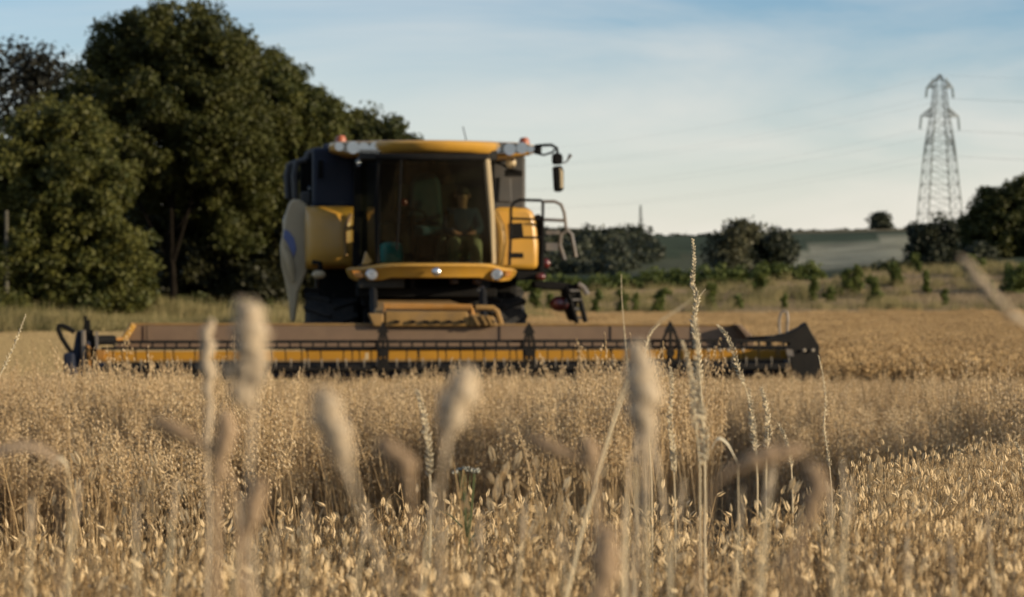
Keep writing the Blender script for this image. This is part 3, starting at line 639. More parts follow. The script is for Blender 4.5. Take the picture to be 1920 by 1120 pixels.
# bumper
bst = [(650,504,508,.15),(656,502,520,.02),(668,501,527,-.05),(690,499,527.5,-.14),(715,495,526,-.24),(735,494,521,-.3),(770,493.5,521,-.4),(818,493.5,521,-.43),(860,493.5,521,-.38),(900,494,521,-.3),(922,495,526,-.24),(945,502,528,-.12),(958,503,526,-.02),(966,505,518,.06),(969,508,512,.15)]
rings = []
for px, yt, yb, yf in bst:
    x, z1 = L(px, yt, yf); _, z0 = L(px, yb, yf); hh = z1-z0
    rings.append([(x, yf+.16, z0), (x, yf+.10, z0+hh*.04), (x, yf+.03, z0+hh*.72), (x, yf+.0, z0+hh*.80), (x, yf+.02, z0+hh*.95), (x, yf+.06, z1), (x, yf+.5, z1), (x, yf+.5, z0)])
bmp = MB().loft(rings).build('bumper', M['yellow'], comb, smooth=True, bevel=0)
for px, py, yf in ((697, 515, -.17), (931, 515, -.2)):
    c = L3(px, py, yf-.02); hl_ = MB().tube([c+Vector((0,.06,0)), c+Vector((0,.0,0)), c+Vector((0,-.015,0))], [.06, .08, .065], 16).build('headlight', M['chrome'], bmp, smooth=True)
    MB().ball(c+Vector((0,-.015,0)), .035, .02, .035).build('bulb', M['lens'], hl_, smooth=True)
for pts, yf in (([(659,508),(676,509),(684,519),(676,522),(664,519)], -.09), ([(948,509),(959,508),(958,518),(948,522)], -.12)):
    MB().prism(LP(pts, yf), yf-.012, yf+.05).build('indicator', M['amber'], bmp, bevel=.01)
c = L3(818, 510, -.45); MB().ball(c, .062, .03, .062, 14, 8).build('emblem', M['chrome'], bmp, smooth=True)
MB().prism(LP([(686,470),(700,492),(690,497),(678,497)], -.0), .0, .1).build('corner_trim', M['yellow'], comb, bevel=.02)

# cab contents
def seat(xc, y, z, w_, m_, hb):
    s_ = MB().box(xc-w_/2, xc+w_/2, y-.25, y+.25, z-.09, z+.05).build('seat', M[m_], comb, bevel=.05)
    MB().prism([(xc-w_/2, z+.06), (xc+w_/2, z+.06), (xc+w_*.42, z+hb*.8), (xc+w_*.28, z+hb), (xc-w_*.28, z+hb), (xc-w_*.42, z+hb*.8)], y+.22, y+.36).build('backrest', M[m_], s_, bevel=.05)
    MB().box(xc-.12, xc+.12, y-.15, y+.15, zf-.338, z-.1).build('pedestal', M['black'], s_)
    for s2 in (-1, 1): MB().box(xc+s2*(w_/2+.03)-.03, xc+s2*(w_/2+.03)+.03, y-.2, y+.2, z+.2, z+.26).build('armrest', M['black'], s_, bevel=.02)
zs = zf+.48
seat(cx(800,.7), .72, zs, .50, 'seat', .82)
seat(cx(868,.6), .74, zs-.34, .42, 'seat', .62)
stc = MB(); xs = cx(772,.2)
stc.tube([(xs, .05, zf-.34), (xs, .12, zf+.45), (xs, .2, zf+.62)], .035, 8)
sc_ = stc.build('steering_column', M['black'], comb, smooth=True)
mb = MB(); pts = [(xs+.2*math.cos(q*math.pi/8), .22+.2*math.sin(q*math.pi/8)*.8, zf+.64-.2*math.sin(q*math.pi/8)*.5) for q in range(17)]
mb.tube(pts, .016, 6, False); mb.bar(pts[0], pts[8], .03, .015); mb.build('steering_wheel', M['black'], sc_, smooth=True)
MB().prism(LP([(838,405),(850,400),(853,425),(840,428)], .25), .25, .29).build('monitor', M['black'], comb, bevel=.01)
MB().prism(LP([(703,418),(738,416),(740,452),(705,455)], .3), .3, .55).build('control_box', M['seat2'], comb, bevel=.03)
MB().prism(LP([(826,440),(835,438),(842,490),(816,492)], .3), .3, .8).build('armrest_console', M['seat2'], comb, bevel=.03)
MB().ball(L3(757, 380, .5), .06, .05, .05).build('fire_extinguisher', M['redl'], comb, smooth=True)

bag = MB(); rr = random.Random(3); rings = []
for i in range(7):
    z = i/6; rings.append([])
    for q in range(14):
        a_ = q*2*math.pi/14; r_ = (1-.25*z*z)*(1+.10*rr.uniform(-1, 1))
        rings[-1].append((.19*r_*math.cos(a_)+.03*z, .13*r_*math.sin(a_), .31*z*(1+.05*rr.uniform(-1, 1))))
bag.loft(rings); bxp = L3(730, 492, .12)
bo = bag.build('carrier_bag', M['bag'], None, smooth=True, sub=1); bo.matrix_world = comb.matrix_world
wpos = Matrix.Translation((OX, OY, 0)) @ Matrix.Rotation(YAW, 4, 'Z') @ bxp
bo.location = (wpos.x, wpos.y, zf-.015); bo.rotation_euler = (0, 0, .3)
tag(bo, 'turquoise bag standing on the cab floor behind the windscreen', 'bag')

# person on the right-hand cab seat
def skin_mesh(name, nodes, edges, mt, parent, root, sub=2):
    me = bpy.data.meshes.new(name); ks = list(nodes); idx = {k_: i for i, k_ in enumerate(ks)}
    me.from_pydata([nodes[k_][0] for k_ in ks], [(idx[a], idx[b]) for a, b in edges], []); me.materials.append(mt)
    o = bpy.data.objects.new(name, me); COL.objects.link(o); o.parent = parent
    sk = o.modifiers.new('skin', 'SKIN'); 
    for i, k_ in enumerate(ks):
        r_ = nodes[k_][1]; me.skin_vertices[0].data[i].radius = (r_, r_) if not isinstance(r_, tuple) else r_
        me.skin_vertices[0].data[i].use_root = (k_ == root)
    sk.use_smooth_shade = True; q = o.modifiers.new('sub', 'SUBSURF'); q.levels = sub; q.render_levels = sub; return o
sxl = cx(868, .5); base = Matrix.Translation((OX, OY, 0)) @ Matrix.Rotation(YAW, 4, 'Z') @ Vector((sxl, .62, zs-.29))
per = empty('person', base, YAW); tag(per, 'person in dark blue top and olive trousers seated at the right inside the cab', 'person')
Nn = {'pel': ((0,.02,.09), .15), 'wst': ((0,.04,.26), .13), 'chs': ((0,.03,.46), .155), 'nkb': ((0,.0,.57), .075), 'nck': ((0,-.02,.63), .058), 'hed': ((0,-.05,.73), .085), 'crn': ((0,-.06,.83), .085)}
Ee = [('pel','wst'),('wst','chs'),('chs','nkb'),('nkb','nck'),('nck','hed'),('hed','crn')]
for s_ in (-1, 1):
    k_ = 'lr'[s_ > 0]
    Nn.update({'sh'+k_: ((s_*.18,.02,.53), .075), 'el'+k_: ((s_*.24,-.10,.29), .05), 'wr'+k_: ((s_*.13,-.31,.24), .032), 'pm'+k_: ((s_*.10,-.38,.235), (.04,.022)),
      'hp'+k_: ((s_*.10,-.02,.07), .105), 'kn'+k_: ((s_*.16,-.45,.10), .07), 'cf'+k_: ((s_*.16,-.47,-.12), .062), 'an'+k_: ((s_*.16,-.46,-.33), .042)})
    Ee += [('chs','sh'+k_),('sh'+k_,'el'+k_),('el'+k_,'wr'+k_),('wr'+k_,'pm'+k_),('pel','hp'+k_),('hp'+k_,'kn'+k_),('kn'+k_,'cf'+k_),('cf'+k_,'an'+k_)]
    for f_ in range(4):
        b0 = 'f%d%s' % (f_, k_); dx = (f_-1.5)*.021
        ln = (.030, .036, .034, .026)[f_]
        Nn.update({b0+'a': ((s_*.10+dx,-.405,.235), .0095), b0+'b': ((s_*.10+dx*1.1,-.405-ln,.228), .0085), b0+'c': ((s_*.10+dx*1.1,-.405-ln*1.4,.21), .007)})
        Ee += [('pm'+k_, b0+'a'), (b0+'a', b0+'b'), (b0+'b', b0+'c')]
    Nn.update({'t1'+k_: ((s_*.06,-.37,.235), .011), 't2'+k_: ((s_*.045,-.40,.225), .009)}); Ee += [('wr'+k_,'t1'+k_),('t1'+k_,'t2'+k_)]
body = skin_mesh('body', Nn, Ee, M['skin'], per, 'pel')
def sub_(keys, grow, ren=None):
    return {a: (Nn[a][0], (Nn[a][1] if not isinstance(Nn[a][1], tuple) else Nn[a][1][0])+grow) for a in keys}
ks = ['pel','wst','chs','nkb','shl','shr','ell','elr','wrl','wrr']
skin_mesh('top', sub_(ks, .016), [e for e in Ee if e[0] in ks and e[1] in ks], M['shirt'], per, 'pel')
ks = ['pel','hpl','hpr','knl','knr','cfl','cfr','anl','anr']
skin_mesh('trousers', sub_(ks, .02), [e for e in Ee if e[0] in ks and e[1] in ks], M['trouser'], per, 'pel')
MB().ball((0,-.035,.815), .100, .112, .085, 14, 8).build('hair', M['hair'], per, smooth=True)
MB().ball((0,-.155,.755), .016, .022, .03).build('nose', M['skin'], per, smooth=True)
for s_ in (-1, 1):
    MB().ball((s_*.035,-.142,.785), .013, .01, .009).build('eye', M['hair'], per, smooth=True)
    MB().ball((s_*.098,-.04,.765), .014, .02, .032).build('ear', M['skin'], per, smooth=True)
    MB().loft([[(s_*.16+a, b, c-.0) for a, b, c in q] for q in (
        [(-.05,-.70,-.46),(.05,-.70,-.46),(.05,-.70,-.42),(-.05,-.70,-.42)], [(-.055,-.55,-.47),(.055,-.55,-.47),(.05,-.55,-.36),(-.05,-.55,-.36)], [(-.05,-.40,-.47),(.05,-.40,-.47),(.05,-.41,-.28),(-.05,-.41,-.28)])]).build('boot', M['boot'], per, bevel=.015, smooth=True)
MB().box(-.025, .025, -.148, -.135, .725, .732).build('mouth', M['redl'], per)

# handrails, platform, ladder on the right
def tubes(name, mt, r_, *paths):
    mb = MB()
    for p_ in paths: mb.tube(p_, r_, 7)
    return mb.build(name, M[mt], comb, smooth=True)
y1 = .7
tubes('handrail', 'black', .022, [L3(a, b, y1) for a, b in ((955,498),(957,450),(958,392),(963,380),(975,375),(1015,376),(1018,382),(1017,500))])
tubes('handrail', 'black', .018, [L3(a, b, y1) for a, b in ((958,410),(1017,412))])
tubes('handrail', 'black', .018, [L3(a, b, y1) for a, b in ((957,445),(1017,446))])
tubes('handrail', 'metal', .024, [L3(a, b, .95) for a, b in ((1018,378),(1040,378),(1052,384),(1058,400),(1061,425),(1064,432))], [L3(a, b, .95) for a, b in ((1018,412),(1058,414))])
tubes('handrail', 'metal', .026, [L3(a, b, 1.0) for a, b in ((1064,432),(1052,440),(1050,460),(1059,488))], [L3(a, b, 1.0) for a, b in ((1064,432),(1072,440),(1080,482))])
MB().prism(LP([(1024,432),(1050,432),(1050,440),(1024,440)], 1.3), 1.3, 1.34).build('rail_panel', M['metal'], comb)
MB().prism(LP([(1024,455),(1046,456),(1046,470),(1024,470)], 1.3), 1.3, 1.34).build('rail_panel', M['metal'], comb)
MB().prism(LP([(1010,400),(1020,412),(1022,520),(1010,520)], 1.1), 1.1, 2.2).build('rail_post', M['black'], comb, bevel=.02)
MB().prism(LP([(965,508),(1024,510),(1024,524),(968,526)], .8), .8, 1.9).build('platform', M['black'], comb, bevel=.02)
MB().ball(L3(1014, 519, .75), .07, .05, .05).build('rear_lamp', M['redl'], comb, smooth=True)
MB().ball(L3(1024, 494, .8), .06, .04, .07).build('rear_lamp', M['redl'], comb, smooth=True)
MB().prism(LP([(1000,527),(1040,528),(1080,534),(1078,546),(1040,544),(1002,540)], .9), .9, 1.25).build('ladder_arm', M['black'], comb, bevel=.02)
lad = MB()
for dy in (0, .35):
    lad.bar(L3(1080, 532, .9+dy), L3(1098, 604, .8+dy), .06, .05); lad.bar(L3(1062, 540, .9+dy), L3(1082, 606, .8+dy), .06, .05)
ld = lad.build('ladder', M['black'], comb)
for i in range(4):
    py = 545+i*17; MB().bar(L3(1066+i*4.5, py, 1.0), L3(1084+i*4.2, py, 1.0), .35, .03, (0,0,1)).build('step', M['metal'], ld)
MB().tube([L3(1084,533,.85), L3(1094,540,.85), L3(1101,552,.85)], .04, 7).build('grab_handle', M['metal'], ld, smooth=True)
MB().prism(LP([(1056,538),(1078,536),(1084,565),(1080,604),(1070,600),(1060,570)], 1.2), 1.2, 1.6).build('ladder_guard', M['black'], comb, bevel=.03)
MB().ball(L3(1048, 570, 1.0), .14, .10, .11).build('hydraulic_cylinder', M['redl'], comb, smooth=True)

# running gear
def wheel(xc, yc, r_, wd, nl):
    rt = MB(); prof = [(-.5,.60),(-.5,.90),(-.42,.97),(.42,.97),(.5,.90),(.5,.60)]; n = 36
    rings = [[(xc+a*wd, yc+r_*b*math.cos(2*math.pi*q/n), r_+r_*b*math.sin(2*math.pi*q/n)) for a, b in prof] for q in range(n)]
    v = [p for r2 in rings for p in r2]; m_ = len(prof)
    rt.add(v, [(i*m_+j, i*m_+j+1, ((i+1) % n)*m_+j+1, ((i+1) % n)*m_+j) for i in range(n) for j in range(m_-1)])
    tyre = rt.build('tyre', M['rubber'], comb, smooth=True)
    rng_ = range(nl)
    me = None
    for q in rng_:
        for s_ in (-1, 1):
            a_ = 2*math.pi*(q+(.5 if s_ > 0 else 0))/nl
            if me is None or s_ not in me:
                lb = MB(); lb.bar((s_*wd*.02, 0, r_*.985), (s_*wd*.5, r_*.17, r_*.965), .07, .075)
                o_ = lb.build('tread_lug', M['rubber'], tyre, bevel=.01); me = me or {}; me[s_] = o_.data
            else:
                o_ = bpy.data.objects.new('tread_lug', me[s_]); COL.objects.link(o_); o_.parent = tyre
            o_.location = (xc, yc, r_); o_.rotation_euler = (a_, 0, 0)
    rm = MB(); rm.tube([(xc-wd*.3, yc, r_), (xc-wd*.1, yc, r_), (xc+wd*.1, yc, r_), (xc+wd*.3, yc, r_)], [r_*.61, r_*.25, r_*.25, r_*.61], 24, False)
    rm.build('rim', M['yellow_old'], comb, smooth=True)
xw1 = L(622, 560, .9)[0]; xw2 = L(948, 560, .9)[0]
wheel(xw1, 1.95, .95, .74, 20); wheel(xw2, 1.95, .95, .66, 20)
wheel(xw1+.3, 6.9, .65, .5, 16); wheel(xw2-.3, 6.9, .65, .5, 16)
MB().bar((xw1, 1.95, .95), (xw2, 1.95, .95), .35, .4).build('front_axle', M['black'], comb, bevel=.03)
MB().bar((xw1+.3, 6.9, .65), (xw2-.3, 6.9, .65), .2, .2).build('rear_axle', M['black'], comb, bevel=.03)
MB().box(xw1+.42, xw2-.42, .45, 1.5, zl-.55, zl-.02).build('cab_underside', M['black'], comb, bevel=.05)
MB().box(xw1+.45, xw2-.45, .9, 3, .8, zl-.56).build('chassis', M['black'], comb, bevel=.05)
# feeder house down to the header
fx0 = L(700, 590, -2.6)[0]; fx1 = L(900, 590, -2.6)[0]; zA = L(800, 583, -2.7)[1]
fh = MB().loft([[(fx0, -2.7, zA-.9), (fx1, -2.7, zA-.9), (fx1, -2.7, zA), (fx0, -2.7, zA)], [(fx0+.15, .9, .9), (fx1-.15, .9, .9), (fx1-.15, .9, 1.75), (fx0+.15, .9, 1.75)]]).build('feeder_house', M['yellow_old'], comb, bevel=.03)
y2 = -2.75
tubes('feeder_frame', 'orange', .045, [L3(720, 612, y2), L3(720, 574, y2), L3(884, 577, y2), L3(884, 590, y2)])
tubes('feeder_frame', 'yellow_old', .035, [L3(892, 577, y2), L3(925, 578, y2), L3(932, 584, y2), L3(942, 615, y2)])
MB().prism(LP([(690,588),(719,588),(719,612),(700,612)], -2.9), -2.95, -2.7).build('feeder_plate', M['yellow_old'], comb, bevel=.015)
MB().prism(LP([(722,584),(876,584),(880,612),(722,612)], -2.9), -2.95, -2.78).build('feeder_plate', M['yellow_old'], comb, bevel=.015)
MB().prism(LP([(880,590),(925,593),(932,612),(880,612)], -2.9), -2.95, -2.78).build('feeder_plate', M['yellow_old'], comb, bevel=.015)
for px in (740, 770, 795, 815, 838, 862, 905, 918):
    MB().bar(L3(px, 603, -2.97), L3(px+9, 604, -2.97), .05, .035).build('bolt_plate', M['black'], comb)
for px in (888, 903, 913): MB().bar(L3(px, 592, -2.98), L3(px+10, 610, -2.98), .05, .03).build('feeder_rib', M['yellow_old'], comb)
for px in (700, 905):
    MB().tube([L3(px, 560, -1.0)+Vector((0,0,.1)), L3(px+2, 612, -2.6)], .05, 8).build('lift_cylinder', M['black'], comb, smooth=True)
MB().ball(L3(903, 543, -.3), .06).build('work_lamp', M['lens'], comb, smooth=True)

# header
HY = -3.35
def H3(px, py, dy=0): return L3(px, py, HY+dy)
hd = MB()
top = [(243,609),(1380,609),(1412,640),(222,640)]
hdr = MB().prism(LP([(243,609),(1382,611),(1414,640),(1414,655),(214,655),(222,640)], HY+.5), HY+.5, HY+.56).build('header', M['sheet'], comb, bevel=.006)
hdr['label'] = 'wide header with dusty back sheet, yellow trough and black reel'
xl = L(180, 660, HY)[0]; xrr = L(1500, 660, HY)[0]; zt0 = L(800, 655, HY+.3)[1]; zt1 = L(800, 674, HY)[1]
def hp(name, mt, mb, **kw): return mb.build(name, M[mt], hdr, **kw)
hp('top_beam', 'yellow_old', MB().bar(H3(243, 608, .55), H3(1382, 610, .55), .12, .03), bevel=.01)
hp('end_flange', 'yellow', MB().prism(LP([(247,606),(254,612),(236,640),(224,641)], HY+.35), HY+.30, HY+.52), bevel=.01)
hp('end_flange', 'sheet', MB().prism(LP([(1378,609),(1388,609),(1420,640),(1404,640)], HY+.35), HY+.30, HY+.52), bevel=.01)
for px in (272, 498, 940, 1148, 1300):
    hp('sheet_seam', 'sheet', MB().bar(H3(px, 611, .49), H3(px, 638, .49), .025, .012))
hp('seam_shadow_bar', 'black', MB().bar(H3(275, 611, .493), H3(275, 638, .493), .012, .008))  # black bar stands in for the shade along the seam
hp('trough_back', 'trough', MB().prism([(xl, zt0-.02), (xrr, zt0-.02), (xrr, zt1-.03), (xl, zt1-.03)], HY+.3, HY+.36))
hp('trough_rail', 'yellow_old', MB().box(xl, xrr, HY+.0, HY+.06, zt1-.055, zt1-.0))
zb_ = L(800, 676, HY)[1]
hp('floor_pan', 'metal', MB().box(xl, xrr, HY-.85, HY+.5, .10, .16))
hp('lower_beam', 'navy', MB().box(xl, xrr, HY-.30, HY-.02, L(800, 706, HY)[1], zb_-.01), bevel=.03)
# auger with flighting
xa_, xb_ = xl+.1, xrr-.1; za = .52
au = hp('auger', 'navy', MB().tube([(xa_, HY-.45, za), (xb_, HY-.45, za)], .15, 14), smooth=True)
mb = MB(); nseg = 420; r0, r1 = .15, .27
for part_, (s0, s1, hand) in enumerate(((xa_, (xa_+xb_)/2-.5, 1), (xb_, (xa_+xb_)/2+.5, -1))):
    rows = []
    for i in range(nseg+1):
        u = i/nseg; x = s0+(s1-s0)*u; a_ = hand*(x-s0)/.5*2*math.pi
        rows.append([(x, HY-.45+r_*math.cos(a_), za+r_*math.sin(a_)) for r_ in (r0, r1)])
    mb.grid(rows)
mb.build('flighting', M['metal'], hdr, solid=.008)
hp('knife_bar', 'metal', MB().box(xl, xrr, HY-1.0, HY-.86, .10, .15))
# knife guards: many alike, one joined part
mb = MB(); nx = int((xrr-xl)/.0762)
for i in range(nx):
    x = xl+.04+i*.0762; mb.add([(x-.014, HY-1.0, .10), (x+.014, HY-1.0, .10), (x+.014, HY-1.0, .145), (x-.014, HY-1.0, .145), (x, HY-1.13, .12)], [(0,1,2,3),(0,4,1),(1,4,2),(2,4,3),(3,4,0)])
kg = hp('knife_guards', 'metal', mb); kg['kind'] = 'stuff'
# reel: bats (two near ones in view), spiders and tines
ry = HY-.75
yb = ry-.22
bz1 = L(700, 640.5, yb)[1]; bz2 = L(700, 652.5, yb-.03)[1]
rx0 = L(190, 645, yb)[0]; rx1 = L(1490, 645, yb)[0]; rxc = (rx0+rx1)/2
zc = L(700, 655, ry)[1]
bats = [(yb, bz1, .035), (yb-.03, bz2, .032), (ry+.3, zc-.17, .03), (ry-.25, zc-.22, .03), (ry+.1, zc-.33, .03)]
for (yy, zz, wd) in bats:
    hp('reel_bat', 'reel', MB().bar((rx0, yy, zz), (rx1, yy, zz), wd, wd))
hp('reel_shaft', 'reel', MB().tube([(rx0, ry, zc-.22), (rx1, ry, zc-.22)], .05, 8))
# short links between the two upper bars, and the hanging tines below
ln = MB().bar((0, yb, bz1), (0, yb-.03, bz2), .022, .022).build('reel_link', M['reel'], hdr); first = True
ti_ = MB().tube([(0, yb-.03, bz2), (.004, yb-.05, bz2-.10), (.0, yb+.0, bz2-.20)], [.010, .007, .005], 5).build('tine', M['reel'], hdr)
ti2 = MB().tube([(0, yb-.03, bz2-.12), (.0, yb-.05, bz2-.17), (.0, yb-.02, bz2-.24)], [.006, .006, .005], 5).build('tine_tip', M['tine'], hdr)
rr = random.Random(9); npos = 56
for i in range(npos):
    x = rx0+.15+(rx1-rx0-.3)*i/(npos-1)+rr.uniform(-.012, .012)
    for src_ in (ln, ti_, ti2):
        if i == 0: o_ = src_
        else: o_ = src_.copy(); COL.objects.link(o_)
        o_.location.x = x
        if src_ is not ln: o_.rotation_euler.y = rr.uniform(-.06, .06); 
# rear rows of tines, joined
mb = MB()
for (yy, zz, wd) in bats[2:]:
    for i in range(56):
        x = rx0+.2+(rx1-rx0-.4)*i/55; mb.tube([(x, yy, zz-(.0 if yy < ry+.2 else 0)), (x, yy-.02, zz-.2)], [.006, .004], 4)
rt_ = hp('rear_tines', 'reel', mb); rt_['kind'] = 'stuff'
def spider(px, ytop, wpx):
    yl = yb-.06; mb = MB()
    a_ = H3(px, ytop, yl-HY); b_ = H3(px-wpx, 645, yl-HY); c2 = H3(px+wpx, 645, yl-HY); d_ = H3(px-wpx*.75, 694, yl-HY); e_ = H3(px+wpx*.75, 694, yl-HY); m_ = H3(px, 694, yl-HY); cc_ = H3(px, 662, yl-HY)
    for p_, q_ in ((a_, b_), (a_, c2), (b_, d_), (c2, e_), (d_, e_), (a_, m_)): mb.bar(p_, q_, .034, .03)
    for p_ in (b_, c2, d_, e_): mb.bar(p_, cc_, .018, .016)
    for p_ in (d_, e_): mb.bar(p_, Vector((cc_.x, ry+.25, cc_.z-.2)), .03, .03)
    mb.disc(cc_, .05, .05, 12)
    hp('reel_spider', 'reel', mb)
    hp('spider_tip', 'reel', MB().add([a_+Vector((-.07,-.02,-.1)), a_+Vector((.07,-.02,-.1)), a_+Vector((0,-.02,.03)), a_+Vector((-.07,.05,-.1)), a_+Vector((.07,.05,-.1)), a_+Vector((0,.05,.03))], [(0,1,2),(3,5,4),(0,2,5,3),(1,4,5,2),(0,3,4,1)]))
for px, yt, w_ in ((718, 608, 9), (992, 609, 10), (1257, 607, 17)): spider(px, yt, w_)
# left end: drive, hoses, cylinder
hp('end_divider', 'navy', MB().prism(LP([(118,662),(140,662),(140,694),(150,700),(150,760),(120,760)], HY-.9), HY-.9, HY-.1), bevel=.03)
hp('end_plate', 'navy', MB().prism(LP([(143,622),(150,620),(152,700),(176,706),(176,790),(138,790),(136,660)], HY-.7), HY-.7, HY+.5), bevel=.015)
hp('drive_case', 'metal', MB().prism(LP([(152,622),(160,618),(162,690),(153,696)], HY-.75), HY-.75, HY-.6), bevel=.01)
hp('chain_guard', 'orange', MB().prism(LP([(163,646),(169,652),(170,688),(164,690)], HY-.8), HY-.8, HY-.7), bevel=.01)
hp('hose', 'black', MB().tube([H3(a, b, -.7) for a, b in ((136,664),(126,650),(116,634),(109,618),(110,611),(118,611),(130,617),(140,623))], .028, 8), smooth=True)
hp('reel_cylinder', 'black', MB().tube([H3(174, 638, -.5), H3(214, 638, -.35)], .06, 10), smooth=True)
hp('cylinder_rod', 'orange', MB().tube([H3(214, 638, -.35), H3(228, 636, -.3)], .025, 8), smooth=True)
mb = MB()
for px, y0_, y1_ in ((160, 592, 700), (166, 600, 640), (172, 618, 692), (178, 636, 700)): mb.bar(H3(px, y0_, -.72), H3(px+1, y1_, -.72), .035, .03)
hp('end_linkage', 'black', mb)
hp('end_linkage', 'metal', MB().bar(H3(181, 622, -.76), H3(182, 655, -.76), .03, .03))
hp('trough_end', 'orange', MB().prism(LP([(174,656),(196,656),(196,674),(174,674)], HY+.2), HY+.18, HY+.29))
# right end: dark crop divider shield
hp('divider_shield', 'reel', MB().prism(LP([(1440,632),(1478,624),(1498,614),(1512,604),(1521,622),(1538,650),(1537,664),(1540,692),(1530,760),(1492,760),(1484,690),(1478,660),(1480,644),(1440,640)], HY-.75), HY-.75, HY-.62), bevel=.012)
hp('end_plate', 'navy', MB().prism(LP([(1498,640),(1510,636),(1512,790),(1498,790)], HY-.1), HY-.6, HY+.5), bevel=.01)
hp('reel_arm', 'reel', MB().bar(H3(1404, 636, -.2), H3(1482, 632, -.7), .07, .06), bevel=.008)
hp('reel_arm', 'reel', MB().bar(H3(1400, 652, -.3), H3(1480, 652, -.7), .05, .05))
hp('trough_end', 'metal', MB().prism(LP([(1472,654),(1484,656),(1486,668),(1474,667)], HY-.7), HY-.76, HY-.72))
hp('marker_hoop', 'metal', MB().tube([H3(a, b, -.2) for a, b in ((1462,630),(1461,600),(1464,588),(1470,583),(1476,588),(1477,600),(1475,628))], .016, 7), smooth=True)
hp('reflector_tag', 'cream', MB().bar(H3(688, 662, -1.06), H3(688, 674, -1.06), .035, .01))
for px in (1328, 1350, 1366, 1393, 1508, 1524):
    hp('bolt', 'tine', MB().ball(H3(px, 657, -1.02 if px < 1400 else -.78), .022, .015, .022, 6, 4))
for px in (1300, 1340, 1390, 1440):
    hp('reel_bracket', 'reel', MB().bar(H3(px, 640, -.95), H3(px, 654, -1.0), .05, .04))

# ------------------------------------------------------------------ oats
OATS = leafmat('ripe_oat_straw', (.32, .205, .09), (.68, .51, .28), .35, .6, .3)
GLUME = leafmat('pale_oat_glumes', (.45, .31, .145), (.93, .75, .465), .35, .5, .4)
HEAD = leafmat('bleached_grass_heads', (.46, .36, .24), (.80, .68, .50), .35, .7, .3)
HEADB = leafmat('brown_grass_heads', (.33, .23, .14), (.58, .43, .28), .3, .7, .3)
PALE = leafmat('pale_ryegrass', (.55, .46, .30), (.88, .78, .56), .4, .6, .2)
GREEN = leafmat('green_weed', (.05, .075, .03), (.16, .19, .08), .35, .6, .2)
WHITE = leafmat('white_florets', (.30, .30, .24), (.50, .49, .40), .35, .6, .1)

MIDS = leafmat('field_oat_straw', (.40, .27, .13), (.80, .63, .38), .35, .6, .3)
MIDG = leafmat('field_oat_glumes', (.48, .33, .165), (.96, .80, .53), .4, .5, .45)
FARS = leafmat('distant_oat_heads', (.34, .215, .09), (.74, .54, .28), .3, .6, .4)
STUB = leafmat('stubble_straw', (.24, .17, .075), (.46, .35, .18), .3, .7, .3)
class PB:
    """plant builder: triangles and quads plus a tone per vertex"""
    def __init__(s): s.v = []; s.f = []; s.t = []
    def stalk(s, pts, r, tn, n=3):
        mb = MB(); mb.tube(pts, r, n, False); k = len(s.v); s.v += mb.v; s.f += [tuple(i+k for i in f) for f in mb.f]; s.t += [tn]*len(mb.v)
    def lens(s, a, d, L_, w_, tn, n=4, open_=0):
        """an almond from a along d; open_ > 0 gives two parted glumes"""
        a = Vector(a); d = Vector(d).normalized(); x = d.orthogonal().normalized(); y = d.cross(x)
        if open_:
            for sg in (-1, 1):
                dd = (d + x*sg*open_).normalized(); k = len(s.v); c = a
                o = x*sg*w_*.18
                pts = [c, c+dd*L_*.35+o+y*w_*.42+x*sg*w_*.1, c+dd*L_*.35+o*2.4+x*sg*w_*.25, c+dd*L_*.35+o-y*w_*.42+x*sg*w_*.1, c+dd*L_*.7+y*w_*.25, c+dd*L_*.7+x*sg*w_*.32, c+dd*L_*.7-y*w_*.25, c+dd*L_]
                s.v += [tuple(p) for p in pts]; s.t += [tn*.75]+[tn]*6+[min(1, tn+.2)]
                s.f += [tuple(i+k for i in f) for f in ((0,1,2),(0,2,3),(1,4,5,2),(2,5,6,3),(4,7,5),(5,7,6))]
            return
        k = len(s.v); ring = lambda q, w2: [c_ for c_ in (a+d*L_*q+x*w2*math.cos(2*math.pi*i/n)+y*w2*.6*math.sin(2*math.pi*i/n) for i in range(n))]
        s.v += [tuple(a)]+[tuple(p) for p in ring(.4, w_*.5)]+[tuple(a+d*L_)]; s.t += [tn*.8]+[tn]*n+[min(1, tn+.15)]
        s.f += [(k, k+1+i, k+1+(i+1) % n) for i in range(n)] + [(k+n+1, k+1+(i+1) % n, k+1+i) for i in range(n)]
    def blade(s, pts, w_, tn, side):
        side = Vector(side).normalized(); m = len(pts); k = len(s.v)
        for i, p in enumerate(pts):
            w2 = w_*(1-(i/(m-1))**2*.95)*.5; p = Vector(p); s.v += [tuple(p-side*w2), tuple(p+Vector((0,0,-w2*.5))), tuple(p+side*w2)]; s.t += [tn]*3
        s.f += [(k+3*i+j, k+3*i+j+1, k+3*i+3+j+1, k+3*i+3+j) for i in range(m-1) for j in (0, 1)]
    def mesh(s, name, mt, link=True, parent=None, off=None):
        me = bpy.data.meshes.new(name); v = s.v if off is None else [(p[0]-off[0], p[1]-off[1], p[2]-off[2]) for p in s.v]
        me.from_pydata([tuple(p) for p in v], [], s.f); a = me.attributes.new('tint', 'FLOAT', 'POINT'); a.data.foreach_set('value', np.array(s.t, np.float32))
        me.materials.append(mt); me.polygons.foreach_set('use_smooth', [True]*len(me.polygons)); me.update(); o = bpy.data.objects.new(name, me)
        if link: COL.objects.link(o)
        if parent: o.parent = parent
        return o

